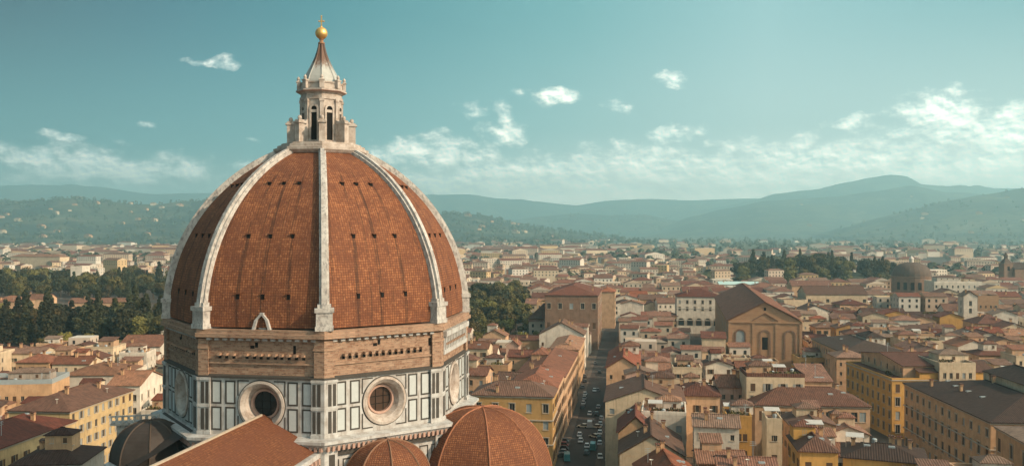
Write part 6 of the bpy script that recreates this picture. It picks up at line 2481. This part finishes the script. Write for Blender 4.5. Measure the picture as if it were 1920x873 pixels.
def car_mesh(kind):
    if kind in CARM:
        return CARM[kind]
    L, W_, Hb, Hc = (4.2, 1.75, .82, 1.45) if kind == 'car' else (5.2, 1.95, 1.05, 2.35)
    b = MB()
    prof = [(-L / 2, .35), (-L / 2 + .03, Hb - .12), (-L / 2 + .25, Hb)]
    prof += [(-L / 2 + .35, Hb + .02), (L / 2 - 1.1, Hb + .02), (L / 2 - .25, Hb - .14), (L / 2, Hb - .34), (L / 2 - .02, .35)]
    ring_ = lambda sg, k_: [(sg * (W_ / 2 - (k_ if z > .6 else 0)), y, z) for y, z in prof]
    l, r = ring_(-1, .06), ring_(1, .06)
    b.face(l[::-1])
    b.face(r)
    for i in range(len(prof)):
        j = (i + 1) % len(prof)
        b.face([l[i], l[j], r[j], r[i]])
    body = b
    g = MB()
    if kind == 'car':
        lo = [(-L / 2 + .35, W_ / 2 - .08), (L / 2 - 1.15, W_ / 2 - .08)]
        hi = [(-L / 2 + .75, W_ / 2 - .27), (L / 2 - 2.05, W_ / 2 - .27)]
    else:
        lo = [(-L / 2 + .06, W_ / 2 - .06), (L / 2 - 1.0, W_ / 2 - .06)]
        hi = [(-L / 2 + .12, W_ / 2 - .16), (L / 2 - 1.5, W_ / 2 - .16)]
    z0, z1 = Hb + .02, Hc
    B_ = [(-lo[0][1], lo[0][0], z0), (lo[0][1], lo[0][0], z0), (lo[1][1], lo[1][0], z0), (-lo[1][1], lo[1][0], z0)]
    T_ = [(-hi[0][1], hi[0][0], z1), (hi[0][1], hi[0][0], z1), (hi[1][1], hi[1][0], z1), (-hi[1][1], hi[1][0], z1)]
    g.hull(B_, T_, 0, False)
    rf = MB()
    e = .03
    rf.hull([(x + (e if x > 0 else -e), y + (e if y > 0 else -e), z) for x, y, z in T_], [(x * .96, y * .97, z + .07) for x, y, z in T_], 0, True, True)
    if kind == 'van':
        rf.hull([(-W_ / 2 + .04, -L / 2 + .05, z0 - .01), (W_ / 2 - .04, -L / 2 + .05, z0 - .01), (W_ / 2 - .04, L / 2 - 2.2, z0 - .01), (-W_ / 2 + .04, L / 2 - 2.2, z0 - .01)],
                [(-W_ / 2 + .14, -L / 2 + .1, z1 - .02), (W_ / 2 - .14, -L / 2 + .1, z1 - .02), (W_ / 2 - .14, L / 2 - 2.2, z1 - .02), (-W_ / 2 + .14, L / 2 - 2.2, z1 - .02)])
    wh = MB()
    n = 12
    for k_ in range(n):
        a, b2 = 2 * pi * k_ / n, 2 * pi * (k_ + 1) / n
        wh.face([(-.1, .33 * cos(a), .33 * sin(a)), (.1, .33 * cos(a), .33 * sin(a)), (.1, .33 * cos(b2), .33 * sin(b2)), (-.1, .33 * cos(b2), .33 * sin(b2))])
    for sx in (-.1, .1):
        wh.face([(sx, .33 * cos(2 * pi * k_ / n), .33 * sin(2 * pi * k_ / n)) for k_ in range(n)])
    CARM[kind] = (L, W_, body, g.mesh('car_window', ['window_glass']), rf, wh.mesh('wheel', ['tyre']), {})
    return CARM[kind]


ORD = ['first', 'second', 'third', 'fourth', 'fifth', 'sixth', 'seventh', 'eighth', 'ninth', 'tenth', 'eleventh', 'twelfth']


def car(kind, colr, px, py, rz, label, group):
    L, W_, body, gm, rf, wm, cache = car_mesh(kind)
    if colr not in cache:
        cache[colr] = (body.mesh('car_body', ['paint_' + colr]), rf.mesh('car_roof', ['paint_' + colr]))
    x, y = at(px, py, 0)
    t_ = thing('parked_' + kind, label, kind, (x, y, .01), rz, group)
    link('body', cache[colr][0], t_)
    link('car_window', gm, t_)
    link('car_roof', cache[colr][1], t_)
    for sx in (-1, 1):
        for sy in (-1, 1):
            link('wheel', wm, t_, (sx * (W_ / 2 - .08), sy * (L / 2 - .85), .33))
    return t_


CARS = [('car', 'white', 1094, 757, 0), ('car', 'silver', 1096, 748, 0), ('car', 'white', 1097, 740, 0), ('car', 'black', 1092, 765, 0), ('car', 'white', 1106, 777, 0), ('car', 'black', 1119, 778, 0), ('car', 'silver', 1122, 765, 0),
        ('car', 'cream', 1093, 801, 1.3), ('van', 'silver', 1106, 800, 0), ('car', 'cream', 1117, 802, 1.2), ('car', 'white', 1125, 813, 0), ('car', 'cream', 1115, 820, .8), ('car', 'white', 1087, 817, 0), ('car', 'white', 1089, 828, 0),
        ('van', 'teal', 1112, 842, 0), ('car', 'white', 1101, 838, 0), ('car', 'black', 1100, 851, 0), ('car', 'silver', 1125, 833, 0), ('car', 'grey', 1128, 786, 0), ('car', 'silver', 1126, 797, 0), ('car', 'black', 1124, 824, 0),
        ('car', 'white', 1125, 858, .1), ('car', 'grey', 1116, 682, 0), ('car', 'grey', 1096, 706, 0), ('car', 'black', 1124, 699, 0), ('car', 'white', 1115, 733, 0), ('car', 'grey', 1121, 733, 0), ('car', 'black', 1097, 716, 0), ('car', 'grey', 1093, 727, 0),
        ('car', 'grey', 1055, 829, 1.5), ('car', 'red', 1054, 836, 1.5), ('car', 'black', 1054, 843, 1.5), ('car', 'silver', 1053, 850, 1.5), ('car', 'black', 1052, 857, 1.5), ('van', 'teal', 1063, 862, .1), ('car', 'blue', 1077, 756, 0), ('car', 'grey', 1070, 772, 0)]
CARS.sort(key=lambda c_: -c_[2])
seen = {}
for kind, colr, px, py, dr in CARS:
    x, y = at(px, py, 0)
    t_, s_ = st_coords(x, y)
    side = 'along the left kerb' if s_ < 4.5 else 'along the right kerb' if s_ > 9 else 'in the middle of the street'
    if abs(dr) > 1.4:
        side = 'parked crosswise by the ochre corner building'
    key = (kind, colr, side)
    n = seen[key] = seen.get(key, 0) + 1
    many = sum(1 for c_ in CARS if c_[0] == kind and c_[1] == colr)
    lab = f'{ORD[n - 1]} {colr} {kind} from the near end {side}' if many > 1 else f'the only {colr} {kind}, {side}'
    car(kind, colr, px, py, -GRID + dr, lab, 'vehicles in the long street')
